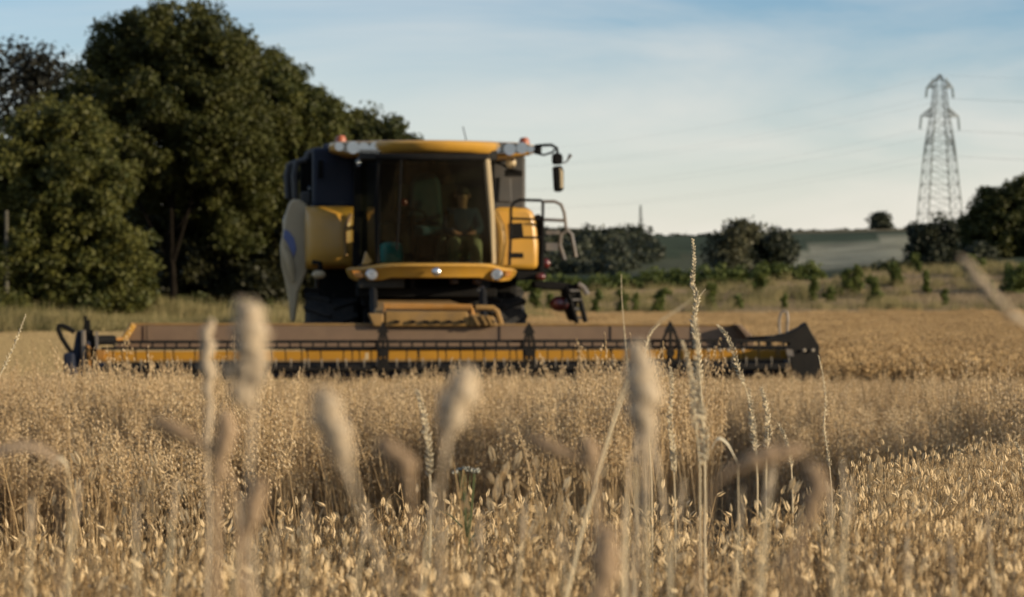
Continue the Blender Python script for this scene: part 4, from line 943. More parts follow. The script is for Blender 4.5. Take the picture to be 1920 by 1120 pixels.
def oat(pb, gl, rs, H=1.0, ox=0., oy=0., hi=True, nodes=5, base=0.0):
    """one ripe oat: leaning straw with an open drooping panicle. pb takes straw, gl the spikelets"""
    az = rs.uniform(0, 6.28); lean = rs.uniform(.02, .16)*H; dx, dy = math.cos(az)*lean, math.sin(az)*lean
    f = lambda u: Vector((ox+dx*u*u, oy+dy*u*u, base+(H-base)*u-.06*H*max(0, u-.8)))
    tn = rs.uniform(.1, .7)
    us = (0, .35, .7, .9, 1) if hi else (0, .6, 1)
    pb.stalk([f(u) for u in us], [(.0022, .002, .0015, .001, .0005)[i] if hi else (.0036, .0030, .0014)[i] for i in range(len(us))], tn*.8, 3)
    pl = (rs.uniform(.18, .26) if hi else rs.uniform(.14, .22))/H if H > .5 else .4
    for k in range(nodes):
        u = 1-pl+pl*k/nodes*1.02; c = f(u); nb = (4 if k < 3 else 3) if hi else 3
        for b in range(nb):
            a = rs.uniform(0, 6.28); ln = ((.072-.008*k) if hi else (.080-.011*k))*rs.uniform(.5, 1.15)
            e = c+Vector((math.cos(a)*ln*.62, math.sin(a)*ln*.62, ln*rs.uniform(.25, .8)))
            q = e+Vector((math.cos(a)*.012, math.sin(a)*.012, -rs.uniform(.008, .022)))
            if hi: pb.stalk([c, e, q], [.0006, .0005, .0004], tn, 3)
            else: pb.f.append((len(pb.v), len(pb.v)+1, len(pb.v)+2)); pb.v += [tuple(c), tuple(c+Vector((0,0,.004))), tuple(e)]; pb.t += [tn]*3
            d = Vector((rs.uniform(-.22, .22)+math.cos(a)*.15, rs.uniform(-.22, .22)+math.sin(a)*.15, -1)); t2 = min(1, max(0, rs.gauss(.5, .28)))
            if hi:
                gl.lens(q, d, rs.uniform(.014, .019), .0036, t2, open_=rs.uniform(.01, .09))
                if rs.random() < .5:
                    q2 = c.lerp(e, .6)+Vector((rs.uniform(-.01, .01), rs.uniform(-.01, .01), -.01)); gl.lens(q2, (rs.uniform(-.4, .4), rs.uniform(-.4, .4), -1), .016, .0035, t2*.9, open_=.05)
            else: gl.lens(q, d, rs.uniform(.016, .022), .0062, t2, 4)
        if not hi and k % 2: gl.lens(c, (rs.uniform(-.6,.6), rs.uniform(-.6,.6), -1), .02, .006, .5, 4)
    gl.lens(f(1.0), (dx, dy, rs.uniform(-.6, .3)), .018, .0045, .6, open_=.12 if hi else 0)
    if rs.random() < .8:
        u = rs.uniform(.2, .5); c = f(u); a = rs.uniform(0, 6.28); l_ = rs.uniform(.10, .24)
        pb.blade([c, c+Vector((math.cos(a)*l_*.35, math.sin(a)*l_*.35, l_*.5)), c+Vector((math.cos(a)*l_*.8, math.sin(a)*l_*.8, l_*.35)), c+Vector((math.cos(a)*l_, math.sin(a)*l_, -l_*.3))], rs.uniform(.004, .008), rs.uniform(.1, .9), (-math.sin(a), math.cos(a), 0))

# hidden masters for the instanced mass (not linked to the scene; used only by the geometry nodes below)
def master(coll, name, straw, glume, m1_=None, m2_=None):
    """join straw and glumes in one two-material mesh"""
    me = bpy.data.meshes.new(name); k = len(straw.v); me.from_pydata([tuple(p) for p in straw.v+glume.v], [], straw.f+[tuple(i+k for i in f) for f in glume.f])
    a = me.attributes.new('tint', 'FLOAT', 'POINT'); a.data.foreach_set('value', np.array(straw.t+glume.t, np.float32))
    me.materials.append(m1_ or OATS); me.materials.append(m2_ or m1_ or GLUME)
    me.polygons.foreach_set('material_index', np.array([0]*len(straw.f)+[1]*len(glume.f), np.int32)); me.polygons.foreach_set('use_smooth', [True]*len(me.polygons)); me.update()
    o = bpy.data.objects.new(name, me); coll.objects.link(o); return o
def newcoll(name): return bpy.data.collections.new(name)
rs = random.Random(11)
cA = newcoll('oat_plant_kinds'); NEAR = []
for i in range(10):
    p_, g_ = PB(), PB(); oat(p_, g_, rs, 1.0, hi=True, nodes=7); NEAR.append((p_, g_)); master(cA, 'oat_kind_%02d' % i, p_, g_)
cB = newcoll('oat_patch_kinds')
for i in range(6):
    p_, g_ = PB(), PB()
    for j in range(54): oat(p_, g_, rs, rs.uniform(1.10, 1.17) if j < 1 else min(1.10, max(.62, rs.gauss(.91, .085))), rs.uniform(-.27, .27), rs.uniform(-.27, .27), hi=False, nodes=8)
    master(cB, 'patch_kind_%d' % i, p_, g_, MIDS, MIDG)
cC = newcoll('far_patch_kinds')
for i in range(3):
    p_, g_ = PB(), PB()
    for j in range(110):
        x, y = rs.uniform(-.65, .65), rs.uniform(-.65, .65); H = rs.gauss(.9, .06); tn = rs.uniform(.1, .8)
        p_.f.append((len(p_.v), len(p_.v)+1, len(p_.v)+2)); p_.v += [(x-.012, y, .2), (x+.012, y, .2), (x, y, H)]; p_.t += [tn*.6]*3
        for _ in range(4): g_.lens((x+rs.uniform(-.06,.06), y+rs.uniform(-.06,.06), H-rs.uniform(0, .16)), (rs.uniform(-.5,.5), rs.uniform(-.5,.5), -1), .07, .03, rs.uniform(0, 1), 3)
    master(cC, 'far_patch_kind_%d' % i, p_, g_, FARS)
cD = newcoll('stubble_kinds')
for i in range(2):
    p_, g_ = PB(), PB()
    for j in range(120):
        x, y = rs.uniform(-.75, .75), rs.uniform(-.75, .75); H = rs.uniform(.08, .2); tn = rs.uniform(.3, 1)
        p_.f.append((len(p_.v), len(p_.v)+1, len(p_.v)+2)); a = rs.uniform(0, 3.14); p_.v += [(x-.01*math.cos(a), y-.01*math.sin(a), 0), (x+.01*math.cos(a), y+.01*math.sin(a), 0), (x+rs.uniform(-.06,.06), y, H)]; p_.t += [tn]*3
    master(cD, 'stubble_kind_%d' % i, p_, g_, STUB)
cE = newcoll('verge_grass_kinds')
for i in range(3):
    p_, g_ = PB(), PB()
    for j in range(150):
        x, y = rs.uniform(-.8, .8), rs.uniform(-.8, .8); H = rs.uniform(.35, 1.0); tn = rs.uniform(0, 1); a = rs.uniform(0, 3.14); w_ = .022
        p_.f.append((len(p_.v), len(p_.v)+1, len(p_.v)+2)); p_.v += [(x-w_*math.cos(a), y-w_*math.sin(a), 0), (x+w_*math.cos(a), y+w_*math.sin(a), 0), (x+rs.uniform(-.2,.2), y+rs.uniform(-.2,.2), H)]; p_.t += [tn]*3
    o_ = master(cE, 'verge_kind_%d' % i, p_, g_)
VERGE = leafmat('green_and_straw_verge_grass', (.10, .10, .03), (.40, .32, .15), .35, .7, .6)
ROUGH = leafmat('dry_rough_grass', (.18, .13, .07), (.50, .39, .24), .35, .7, .6)
cF = newcoll('rough_grass_kinds')
for o_ in cE.objects:
    o_.data.materials[0] = VERGE; q = bpy.data.objects.new('rough_'+o_.name, o_.data.copy()); q.data.materials[0] = ROUGH; cF.objects.link(q)

def instancer(name, coll, pts, rot, scl, idx, label=None, cat=None):
    me = bpy.data.meshes.new(name); me.vertices.add(len(pts)); me.vertices.foreach_set('co', np.asarray(pts, np.float32).ravel())
    for nm, ty, dt, key in (('rot', 'FLOAT_VECTOR', rot, 'vector'), ('scl', 'FLOAT_VECTOR', scl, 'vector')):
        a = me.attributes.new(nm, ty, 'POINT'); a.data.foreach_set(key, np.asarray(dt, np.float32).ravel())
    a = me.attributes.new('idx', 'INT', 'POINT'); a.data.foreach_set('value', np.asarray(idx, np.int32)); me.update()
    o = bpy.data.objects.new(name, me); COL.objects.link(o)
    ng = bpy.data.node_groups.new(name, 'GeometryNodeTree'); ng.interface.new_socket('Geometry', in_out='INPUT', socket_type='NodeSocketGeometry'); ng.interface.new_socket('Geometry', in_out='OUTPUT', socket_type='NodeSocketGeometry')
    n = ng.nodes.new; l = ng.links.new; gi = n('NodeGroupInput'); g_o = n('NodeGroupOutput'); ip = n('GeometryNodeInstanceOnPoints'); ci = n('GeometryNodeCollectionInfo')
    ci.inputs['Collection'].default_value = coll; ci.inputs['Separate Children'].default_value = True; ci.inputs['Reset Children'].default_value = True
    def at(nm, ty):
        q = n('GeometryNodeInputNamedAttribute'); q.data_type = ty; q.inputs[0].default_value = nm; return q.outputs[0]
    l(gi.outputs[0], ip.inputs['Points']); l(ci.outputs[0], ip.inputs['Instance']); ip.inputs['Pick Instance'].default_value = True
    l(at('idx', 'INT'), ip.inputs['Instance Index']); l(at('scl', 'FLOAT_VECTOR'), ip.inputs['Scale'])
    e = n('FunctionNodeEulerToRotation'); l(at('rot', 'FLOAT_VECTOR'), e.inputs[0]); l(e.outputs[0], ip.inputs['Rotation']); l(ip.outputs[0], g_o.inputs[0])
    mo = o.modifiers.new('instances', 'NODES'); mo.node_group = ng
    tag(o, label, cat, None, 'stuff'); return o

r = np.random.default_rng(17)
def vnoise(x, y, s, seed):
    """smooth value noise 0..1"""
    q = np.random.default_rng(seed).random((64, 64)); x = np.asarray(x)/s+1000; y = np.asarray(y)/s+1000
    xi = np.floor(x).astype(int); yi = np.floor(y).astype(int); u = x-xi; v = y-yi; u = u*u*(3-2*u); v = v*v*(3-2*v)
    g = lambda a, b: q[a % 64, b % 64]
    return (g(xi, yi)*(1-u)+g(xi+1, yi)*u)*(1-v)+(g(xi, yi+1)*(1-u)+g(xi+1, yi+1)*u)*v

# -- near strip, plant by plant
pts = []
def near_far_edge(px): return np.interp(px, [-600, 150, 500, 900, 1250, 1580, 1640, 1900, 2500], [3.2, 3.0, 3.2, 3.4, 3.2, 2.8, 5.0, 6.3, 6.3])
n_ = 27000
X_ = r.uniform(-2.4, 3.2, n_); Y_ = r.uniform(1.6, 6.3, n_); pxs = 960+F*X_/Y_
# front blurred clump, then a shallow hollow, then the sharp row
keep = (np.abs(X_) < .32*Y_+.5) & (Y_ < near_far_edge(pxs)) & (r.random(n_) < np.where(Y_ < 3.6, .62, .42))
X_, Y_ = X_[keep], Y_[keep]; pxs = 960+F*X_/Y_
gzv = CZ+hrel(X_, Y_)
topy = np.interp(Y_, [1.6, 1.8, 2.1, 2.4, 2.8, 3.2, 3.8, 5.0, 6.3], [1170, 1100, 1020, 965, 925, 896, 868, 825, 795])          # where tops of the strip stand in the photo
topy = topy+np.interp(pxs, [-200, 1560, 1640], [34, 34, 22])
tgt = CZ-(topy-560)/F*Y_
und = (vnoise(X_, Y_, .22, 3)-.6)*.05+(vnoise(X_, Y_, .55, 4)-.5)*.035 + r.normal(-.008, .018, len(X_))
und = np.where((pxs > 0) & (pxs < 160) & (Y_ > 2.6), und-.03, und)
hgt = tgt+und-gzv
pos = np.stack([X_, Y_, gzv], -1)
rotz = r.uniform(0, 6.28, len(X_)); idx = r.integers(0, 10, len(X_))
vis = (pxs > -40) & (pxs < 1960); score = np.where(vis, (tgt+und-CZ)*F/Y_ + 560 - np.abs(Y_-3.2)*40, -1e9)
order = np.argsort(-score); indiv = order[:300]; rest = np.ones(len(X_), bool); rest[indiv] = False
sc_ = np.stack([np.ones(len(X_)), np.ones(len(X_)), hgt], -1)
rt_ = np.stack([r.normal(0, .03, len(X_)), r.normal(0, .03, len(X_)), rotz], -1)
instancer('near_oats', cA, pos[rest], rt_[rest], sc_[rest], idx[rest], 'dense ripe oats filling the bottom of the photo, blurred towards the camera', 'oats')
NM = []
for p_, g_ in NEAR:
    a = p_.mesh('stem', OATS, link=False); b = g_.mesh('panicle', GLUME, link=False); NM.append((a.data, b.data)); bpy.data.objects.remove(a); bpy.data.objects.remove(b)
for i in indiv:
    e = bpy.data.objects.new('oat_plant', None); e.location = pos[i]; e.rotation_euler = rt_[i]; e.scale = (1, 1, hgt[i]); e.empty_display_size = .05; COL.objects.link(e)
    tag(e, 'single ripe oat plant standing out at the top edge of the nearest oats', 'oat plant', 'oat plants along the top edge of the nearest oats')
    for nm, me in (('stem', NM[idx[i]][0]), ('panicle', NM[idx[i]][1])):
        o = bpy.data.objects.new(nm, me); COL.objects.link(o); o.parent = e
        if nm == 'panicle': o['kind'] = 'stuff'

# -- middle field, in front of and beside the header
def edgeD(px): return np.interp(px, [-500, 0, 90, 170, 300, 660, 690, 735, 760, 900, 925, 1045, 1075, 1225, 1255, 1460, 1520, 1640, 1700, 1760, 2500],
                                     [8.0, 8.2, 9.6, 7.6, 6.8, 6.6, 11.0, 11.0, 8.6, 8.8, 12.0, 11.4, 8.2, 8.4, 13.8, 13.2, 10.4, 8.8, 10.0, 8.0, 7.0])
gx, gy = np.meshgrid(np.arange(-12, 12, .36), np.arange(5.4, 26.5, .36)); gx = gx.ravel()+r.uniform(-.1, .1, gx.size); gy = gy.ravel()+r.uniform(-.1, .1, gy.size)
pxs = 960+F*gx/gy
wx, wy = gx-OX, gy-OY; ly = -wx*sa+wy*ca; lx = wx*ca+wy*sa                       # machine frame
cut = (ly > -4.25) & (lx < L(1545, 650, HY)[0]) & (lx > L(108, 650, HY)[0])
keep = (np.abs(gx) < .33*gy+1.2) & (gy > edgeD(pxs)+.1+(vnoise(pxs, gy*40, 34, 15)-.5)*1.5) & ~cut & (gy < 24.8) 
tram = (np.abs(pxs-(712+(gy-9)*1.0)) < 19) & (gy < 20) | (np.abs(pxs-905) < 12) & (gy < 15) | (np.abs(pxs-1690) < 9) & (gy < 12) | (np.abs(pxs-1790) < 7) & (gy < 9)
keep &= ~tram
keep &= (vnoise(gx, gy, .62, 31) > .27)
gx, gy = gx[keep], gy[keep]; pxs = pxs[keep]; zz = CZ+hrel(gx, gy)
topy = np.interp(gy, [5.4, 6.2, 7, 8, 10, 14, 18, 25], [775, 750, 736, 729, 725, 722, 720, 717])
H = (CZ-(topy-560)/F*gy-zz)/1.03; H *= 1+(vnoise(gx, gy, .48, 27)-.55)*np.interp(gy, [7, 20], [.36, .20])+(vnoise(gx, gy, .9, 7)-.55)*np.interp(gy, [7, 20], [.24, .13])+(vnoise(gx, gy, 2.6, 8)-.5)*.05+r.normal(0, .02, len(gx))
instancer('oat_field', cB, np.stack([gx, gy, zz], -1), np.stack([r.normal(0, .09, len(gx)), r.normal(0, .09, len(gx)), r.uniform(0, 6.28, len(gx))], -1), np.stack([np.ones(len(gx))*.98, np.ones(len(gx))*.98, H], -1), r.integers(0, 6, len(gx)),
          'standing ripe oat crop in front of the harvester header, its ragged edge facing the camera', 'oats')
# -- far crop, right of the header and beyond
P_ = []
for D in np.geomspace(24.6, 146, 95):
    st_ = D*.0192*.95
    for x in np.arange(-.2*D, .36*D, 1.05): P_.append((x+r.uniform(-.3, .3), D+r.uniform(-.5, .5)*st_))
P_ = np.array(P_); gx, gy = P_[:, 0], P_[:, 1]; wx, wy = gx-OX, gy-OY; ly = -wx*sa+wy*ca; lx = wx*ca+wy*sa
keep = (lx > L(1545, 650, HY)[0]+.55) & (gy < 144)
gx, gy = gx[keep], gy[keep]; zz = CZ+hrel(gx, gy); k_ = len(gx)
H = 1+(vnoise(gx, gy, 3, 9)-.5)*.14+(vnoise(gx, gy, 9, 10)-.5)*.08
instancer('distant_oats', cC, np.stack([gx, gy, zz], -1), np.stack([np.zeros(k_), np.zeros(k_), r.uniform(0, 6.28, k_)], -1), np.stack([np.ones(k_), np.ones(k_), H], -1), r.integers(0, 3, k_),
          'uncut oat field stretching away to the right of the header', 'oats')
# -- stubble behind and left of the machine
gx, gy = r.uniform(-24, 12, 9000), 24.5+80*r.random(9000)**1.5; wx, wy = gx-OX, gy-OY; ly = -wx*sa+wy*ca; lx = wx*ca+wy*sa
keep = (np.abs(gx) < .33*gy+1) & (lx < L(1545, 650, HY)[0]+.1) & (ly > -3.0); gx, gy = gx[keep], gy[keep]; k_ = len(gx)
instancer('stubble', cD, np.stack([gx, gy, CZ+hrel(gx, gy)], -1), np.stack([np.zeros(k_), np.zeros(k_), r.uniform(0, 6.28, k_)], -1), np.ones((k_, 3)), r.integers(0, 2, k_), 'short pale stubble on the harvested strip left of and behind the harvester', 'stubble')
# -- verge grass under the trees, rough grass beyond the far edge
gx, gy = r.uniform(-34, 2, 2600), r.uniform(97, 118, 2600); k_ = len(gx)
instancer('verge_grass', cE, np.stack([gx, gy, CZ+hrel(gx, gy)], -1), np.stack([np.zeros(k_), np.zeros(k_), r.uniform(0, 6.28, k_)], -1), np.stack([np.ones(k_), np.ones(k_), (.35+1.2*vnoise(gx, gy, 3, 51)**1.5)*r.uniform(.6, 1.3, k_)], -1), r.integers(0, 3, k_), 'long green and straw coloured grass along the foot of the left trees', 'grass')
gy = r.uniform(145, 215, 5200); gx = r.uniform(-.02, .30, 5200)*gy; hh = .2+.6*vnoise(gx, gy, 7, 12); k_ = len(gx)
instancer('rough_grass', cF, np.stack([gx, gy, CZ+hrel(gx, gy)], -1), np.stack([np.zeros(k_), np.zeros(k_), r.uniform(0, 6.28, k_)], -1), np.stack([np.ones(k_)*1.2, np.ones(k_)*1.2, hh], -1), r.integers(0, 3, k_), 'pale dry rough grass strip between the oat field and the hedge', 'grass')
gy = r.uniform(146, 200, 1100); gx = r.uniform(.0, .28, 1100)*gy; kp = vnoise(gx, gy, 5, 44) > .45; gx, gy = gx[kp], gy[kp]; k_ = len(gx)
instancer('green_weeds', cE, np.stack([gx, gy, CZ+hrel(gx, gy)], -1), np.stack([np.zeros(k_), np.zeros(k_), r.uniform(0, 6.28, k_)], -1), np.stack([np.ones(k_)*.7, np.ones(k_)*.7, r.uniform(.5, 1.6, k_)], -1), r.integers(0, 3, k_), 'tangled green weeds growing through the pale rough grass strip', 'weeds')
# -- straw litter in the hollow between the near strip and the field edge
gx, gy = r.uniform(-4.2, 4.6, 800), r.uniform(2.4, 13.5, 800); pxs = 960+F*gx/gy; keep = (gy < edgeD(pxs)+.3) & (gy > 2.0) & (np.abs(gx) < .33*gy+.8); gx, gy = gx[keep], gy[keep]; k_ = len(gx)
instancer('hollow_grass', cF, np.stack([gx, gy, CZ+hrel(gx, gy)], -1), np.stack([np.zeros(k_), np.zeros(k_), r.uniform(0, 6.28, k_)], -1), np.stack([np.ones(k_)*.33, np.ones(k_)*.33, r.uniform(.25, .5, k_)], -1), r.integers(0, 3, k_), 'dry weeds and fallen straw in the dark gap between near oats and field', 'weeds')

# ------------------------------------------------------------------ foreground grasses
def spine(pts, D, n=26):
    """smooth path through pixels at distance D (D may be a pair: tip, base)"""
    D0, D1 = D if isinstance(D, tuple) else (D, D); P3 = [P(a, b, D0+(D1-D0)*i/max(1, len(pts)-1)) for i, (a, b) in enumerate(pts)]
    Q = [P3[0]*2-P3[1]]+P3+[P3[-1]*2-P3[-2]]; o_ = []
    for i in range(n+1):
        u = i/n*(len(P3)-1); k = min(int(u), len(P3)-2); t = u-k; a, b, c, d = Q[k:k+4]
        o_.append(.5*((2*b)+(c-a)*t+(2*a-5*b+4*c-d)*t*t+(3*b-a-3*c+d)*t*t*t))
    return o_
def grass(name, cat, label, head, D, wpx, stem=(), kind='club', mt=HEAD, seed=1, lobes=(), stemw=5, group=None):
    """head: pixel path from tip to base of the head; stem: further pixel path down"""
    rs = random.Random(seed); hp_ = spine(head, D); D1 = D[1] if isinstance(D, tuple) else D; wm = wpx*(1.3 if kind == 'club' else 1.3)/F*(D[0] if isinstance(D, tuple) else D)/2
    b = hp_[-1]; path = [head[-1]]+list(stem); sp_ = spine(path, D1, 12) if len(path) > 1 else [b]
    e = sp_[-1]; gx_ = e.x+(e.x-b.x)*.15; gr = gz(gx_, D1); foot = Vector((gx_, D1+.01, gr-.01)); sp_ = sp_+[e.lerp(foot, .5)+Vector((.004, 0, 0)), foot]
    root = empty(name, foot+Vector((0,0,.01))); tag(root, label, cat, group); off = root.location
    ps = PB(); sw = stemw/F*D1/2; ps.stalk(sp_, [(sw*(.8+.4*i/len(sp_)))*(1+(2.2 if kind == 'club' else 0)*max(0, 1-i/4)) for i in range(len(sp_))], .55, 6); ps.mesh('stem', mt if kind == 'club' else PALE, parent=root, off=off)
    ph = PB(); m = len(hp_)
    ln = sum((hp_[i+1]-hp_[i]).length for i in range(m-1))
    if kind == 'club':
        ws = [wm*(.30+.70*math.sin(min(1, (i/(m-1))*1.9+.12)*math.pi/2))*(1 if i < m*.6 else 1-.62*(i-m*.6)/(m*.4))*(1+.13*math.sin(i*1.1+seed)+.12*math.sin(i*2.3+seed*2)) for i in range(m)]
        hp_ = [p+Vector((wm*.28*math.sin(i*.8+seed*3), 0, 0)) for i, p in enumerate(hp_)]
        ws[0] = wm*.25; ph.stalk(hp_, [w_*.88 for w_ in ws], .35, 10)
        cnt = max(220, int(ln/wm*110))
        for q in range(cnt):
            u = rs.random()*(m-1); i = min(int(u), m-2); c = hp_[i].lerp(hp_[i+1], u-i); tng = (hp_[i]-hp_[i+1]).normalized(); a = Vector((rs.gauss(0,1), rs.gauss(0,1), rs.gauss(0,1))); a = (a-tng*a.dot(tng)).normalized()
            w_ = ws[i]; ph.lens(c+a*w_*.62, a*.5+tng*.9, w_*rs.uniform(.35, 1.0), w_*.2, rs.uniform(.2, 1), 4)
        for (lx_, ly_, lr) in lobes:
            c = P(lx_, ly_, D1); rr_ = lr/F*D1
            ph.stalk([c+Vector((0,0,-rr_*1.4)), c+Vector((0,0,-rr_*.6)), c, c+Vector((0,0,rr_*.7)), c+Vector((0,0,rr_*1.1))], [rr_*.4, rr_*.85, rr_*.9, rr_*.65, rr_*.15], .35, 9)
            for q in range(90):
                a = Vector((rs.gauss(0,1), rs.gauss(0,1), rs.gauss(0,1))).normalized(); ph.lens(c+a*rr_*.6, a+Vector((0,0,.8)), rr_*.7, rr_*.2, rs.uniform(.2, 1), 4)
    else:   # alternate spikelets of rye grass or bent
        ph.stalk(hp_, [sw*.5+sw*.5*i/m for i in range(m)], .6, 5)
        dense = kind == 'bent'; cnt = int(ln/(wm*(.35 if dense else .55)))
        for q in range(cnt):
            u = q/cnt*(m-1); i = min(int(u), m-2); c = hp_[i].lerp(hp_[i+1], u-i); tng = (hp_[i]-hp_[i+1]).normalized(); sg = 1 if q % 2 else -1
            x = Vector((sg*1.0, rs.uniform(-.8, .8), rs.uniform(-.2, .3))); x = (x-tng*x.dot(tng)).normalized(); g = min(1, .35+u/m*1.1)
            for k in range(3 if dense else 2):
                ph.lens(c+x*wm*.08*k, tng*rs.uniform(.8, 1.3)+x*rs.uniform(.35, .8), wm*g*rs.uniform(.9, 1.5), wm*.28, rs.uniform(.3, 1), 4)
    ph.mesh('seed_head', mt, parent=root, off=off)
    return root
G1 = 'blurred grass heads close to the camera'
grass('grass_stalk', 'grass stalk', 'fattest knobbly blurred grass head, in front of the left half of the header', [(457,566),(466,600),(472,650),(474,700)], .86, 46, [(474,780),(468,900),(474,1120)], seed=1, lobes=[(478,655,20),(462,690,22),(488,668,16),(430,695,15),(452,735,20),(482,700,18)], stemw=8, group=G1)
grass('grass_stalk', 'grass stalk', 'narrow pointed pale grass spike just left of the fattest head', [(395,598),(388,640),(389,700),(393,760)], 1.25, 20, [(388,860),(392,960),(388,1120)], seed=2, lobes=[(398,690,8)], stemw=6.5, group=G1)
grass('grass_stalk', 'grass stalk', 'smooth blurred cream grass head leaning left, mid-left below the cab', [(604,728),(616,775),(632,825),(645,870)], .78, 42, [(668,930),(700,1010),(738,1120)], seed=3, stemw=6.5, group=G1)
grass('grass_stalk', 'grass stalk', 'blurred cream grass head leaning right below the cab centre', [(874,690),(864,730),(850,775),(838,815)], .84, 44, [(830,880),(822,960),(828,1120)], seed=4, stemw=6.5, group=G1)
grass('grass_stalk', 'grass stalk', 'tall thick upright blurred grass head in front of the header right of centre', [(1200,642),(1200,700),(1206,760),(1210,830)], .86, 46, [(1208,900),(1196,1000),(1184,1120)], seed=5, lobes=[(1222,735,12),(1190,790,12)], stemw=10, group=G1)
grass('grass_stalk', 'grass stalk', 'greyish bent blurred head curling left above the near oats, left of centre', [(714,826),(735,848),(758,868),(768,900)], .84, 32, [(772,950),(780,1040),(776,1120)], seed=6, stemw=6.5, mt=HEADB, group=G1)
grass('grass_stalk', 'grass stalk', 'dark thin head lying almost flat, pointing left, on the left side', [(288,786),(318,802),(348,816),(376,832)], .95, 22, [(410,860),(440,930),(452,1120)], seed=7, stemw=8, mt=HEADB, group=G1)
grass('grass_stalk', 'grass stalk', 'short grey blurred head upright beside the narrow pointed spike', [(422,770),(424,800),(420,835),(412,872)], .95, 28, [(408,940),(405,1120)], seed=8, stemw=12, mt=HEADB, group=G1)
grass('grass_stalk', 'grass stalk', 'low tan blurred head among the near oats, lower left', [(494,896),(480,935),(468,975),(460,1010)], .85, 28, [(455,1060),(470,1120)], seed=9, stemw=6.5, mt=HEADB, group=G1)
grass('grass_stalk', 'grass stalk', 'long dark head lying nearly flat with its tip to the left, centre of photo', [(990,820),(1020,835),(1055,850),(1090,862)], .95, 22, [(1112,885),(1120,960),(1124,1120)], seed=10, stemw=8, mt=HEADB, group=G1)
grass('grass_stalk', 'grass stalk', 'small round dark head beside the flat-lying one, centre of photo', [(1100,824),(1103,838),(1107,855),(1112,870)], .95, 24, [(1118,920),(1128,1120)], seed=12, stemw=8, mt=HEADB, group=G1)
grass('grass_stalk', 'grass stalk', 'arching brown head with its tip to the right, lower right', [(1505,842),(1465,850),(1415,862),(1375,878)], .85, 27, [(1338,912),(1318,1000),(1312,1120)], seed=13, stemw=6.5, mt=HEADB, group=G1)
grass('grass_stalk', 'grass stalk', 'brown curved blurred head bowing left, lowest on the right side', [(1512,868),(1530,900),(1524,945),(1508,990)], .80, 30, [(1488,1040),(1476,1120)], seed=14, stemw=6.5, mt=HEADB, group=G1)
grass('grass_stalk', 'grass stalk', 'dark brown upright blurred head at the bottom edge, right of centre', [(1140,985),(1136,1030),(1130,1080),(1126,1150)], .74, 40, [(1120,1250)], seed=15, stemw=6.5, mt=HEADB, group=G1)
grass('grass_stalk', 'grass stalk', 'pale slanting grass head entering from the right edge', [(1802,480),(1830,520),(1862,556),(1895,590)], .95, 19, [(1935,620),(1990,720),(2010,900)], seed=16, stemw=8, mt=HEAD, group=G1)
G2 = 'thin sharp grass spikes above the oats'
def rye(label, head, D, w, stem=(), seed=1, kind='rye', sw=2.2):
    D = min(3.3, D*1.4); grass('ryegrass_stalk', 'grass stalk', label, head, D, w, stem, kind, PALE, seed, (), sw, G2)
rye('tallest thin grass spike, reaching above the far hedge right of centre', [(1299,450),(1301,490),(1298,530),(1306,560),(1300,610),(1310,660),(1312,720)], 2.2, 15, [(1318,800),(1322,900),(1320,1000)], 21, 'bent', 3)
rye('thicker pale spike crossing the tallest one low down, reaching the header', [(1303,600),(1308,660),(1308,730),(1318,800),(1322,880)], 1.5, 24, [(1322,960)], 22, 'bent', 4)
rye('short side spike branching right beside the tallest spike', [(1322,543),(1312,556),(1304,575),(1302,600)], 2.2, 8, [(1306,640),(1314,720),(1322,840)], 23, 'rye', 2)
rye('thin spike arching over to the left from beside the thick upright head', [(1236,608),(1222,622),(1212,645),(1208,680)], 2.0, 12, [(1214,760),(1222,900)], 24, 'rye', 2.4)
rye('thin spike arching left over the right header section', [(1346,610),(1360,628),(1374,655),(1384,690),(1397,725)], 2.1, 14, [(1408,770),(1415,830),(1420,900)], 25, 'bent', 2.4)
rye('fluffy spike just left of the tallest spike, its tip at header height', [(1279,640),(1288,670),(1296,710),(1300,760),(1306,810)], 1.6, 16, [(1312,880),(1312,1000)], 26, 'bent', 3)
rye('thin twisted spike standing alone in front of the right end of the header', [(1535,668),(1542,700),(1548,750),(1545,800),(1552,850),(1556,880)], 2.7, 10, [(1560,930),(1560,980)], 27, 'rye', 2.2)
rye('slim upright spike between the thick head and the tallest spike', [(1257,690),(1260,730),(1256,790),(1262,850),(1264,890)], 1.9, 15, [(1266,960)], 28, 'bent', 2.8)
rye('slim spike with pale sharp tip left of the head below the cab', [(782,733),(790,760),(798,800),(804,850),(806,900)], 1.7, 18, [(808,960),(806,1060)], 29, 'bent', 3)
rye('short feathery spike right of the tallest one, above the dark crop gap', [(1405,730),(1408,770),(1412,810),(1418,850)], 2.0, 15, [(1420,900)], 30, 'bent', 3)
rye('feathery spike leaning right of the dark crop gap', [(1428,728),(1436,760),(1440,800),(1438,850)], 2.1, 15, [(1436,900)], 31, 'bent', 3)
rye('low spike with its tip pointing left beside the arching brown head', [(1460,795),(1472,820),(1480,850),(1484,880)], 2.2, 12, [(1486,930)], 32, 'bent', 3)
rye('pale feathery spike at the far left edge', [(48,592),(38,618),(28,645),(14,675),(2,700)], 2.2, 11, [(-30,800),(-40,900)], 33, 'rye', 2.4)
rye('thin bare stalk with a tiny tip above the header left of the tallest spike', [(1165,515),(1166,560),(1170,610),(1173,650),(1176,690)], 1.9, 6, [(1178,720),(1150,800),(1120,890)], 34, 'rye', 1.6)
rye('faint thin spike slanting right across the far hedge', [(1300,560),(1275,578),(1250,594),(1232,608)], 1.3, 9, [(1215,640),(1208,760),(1214,900)], 35, 'rye', 1.8)
rye('small curled spike among the oats near the right edge', [(1905,830),(1915,850),(1922,880),(1925,900)], 2.4, 12, [(1930,960)], 36, 'bent', 2.4)
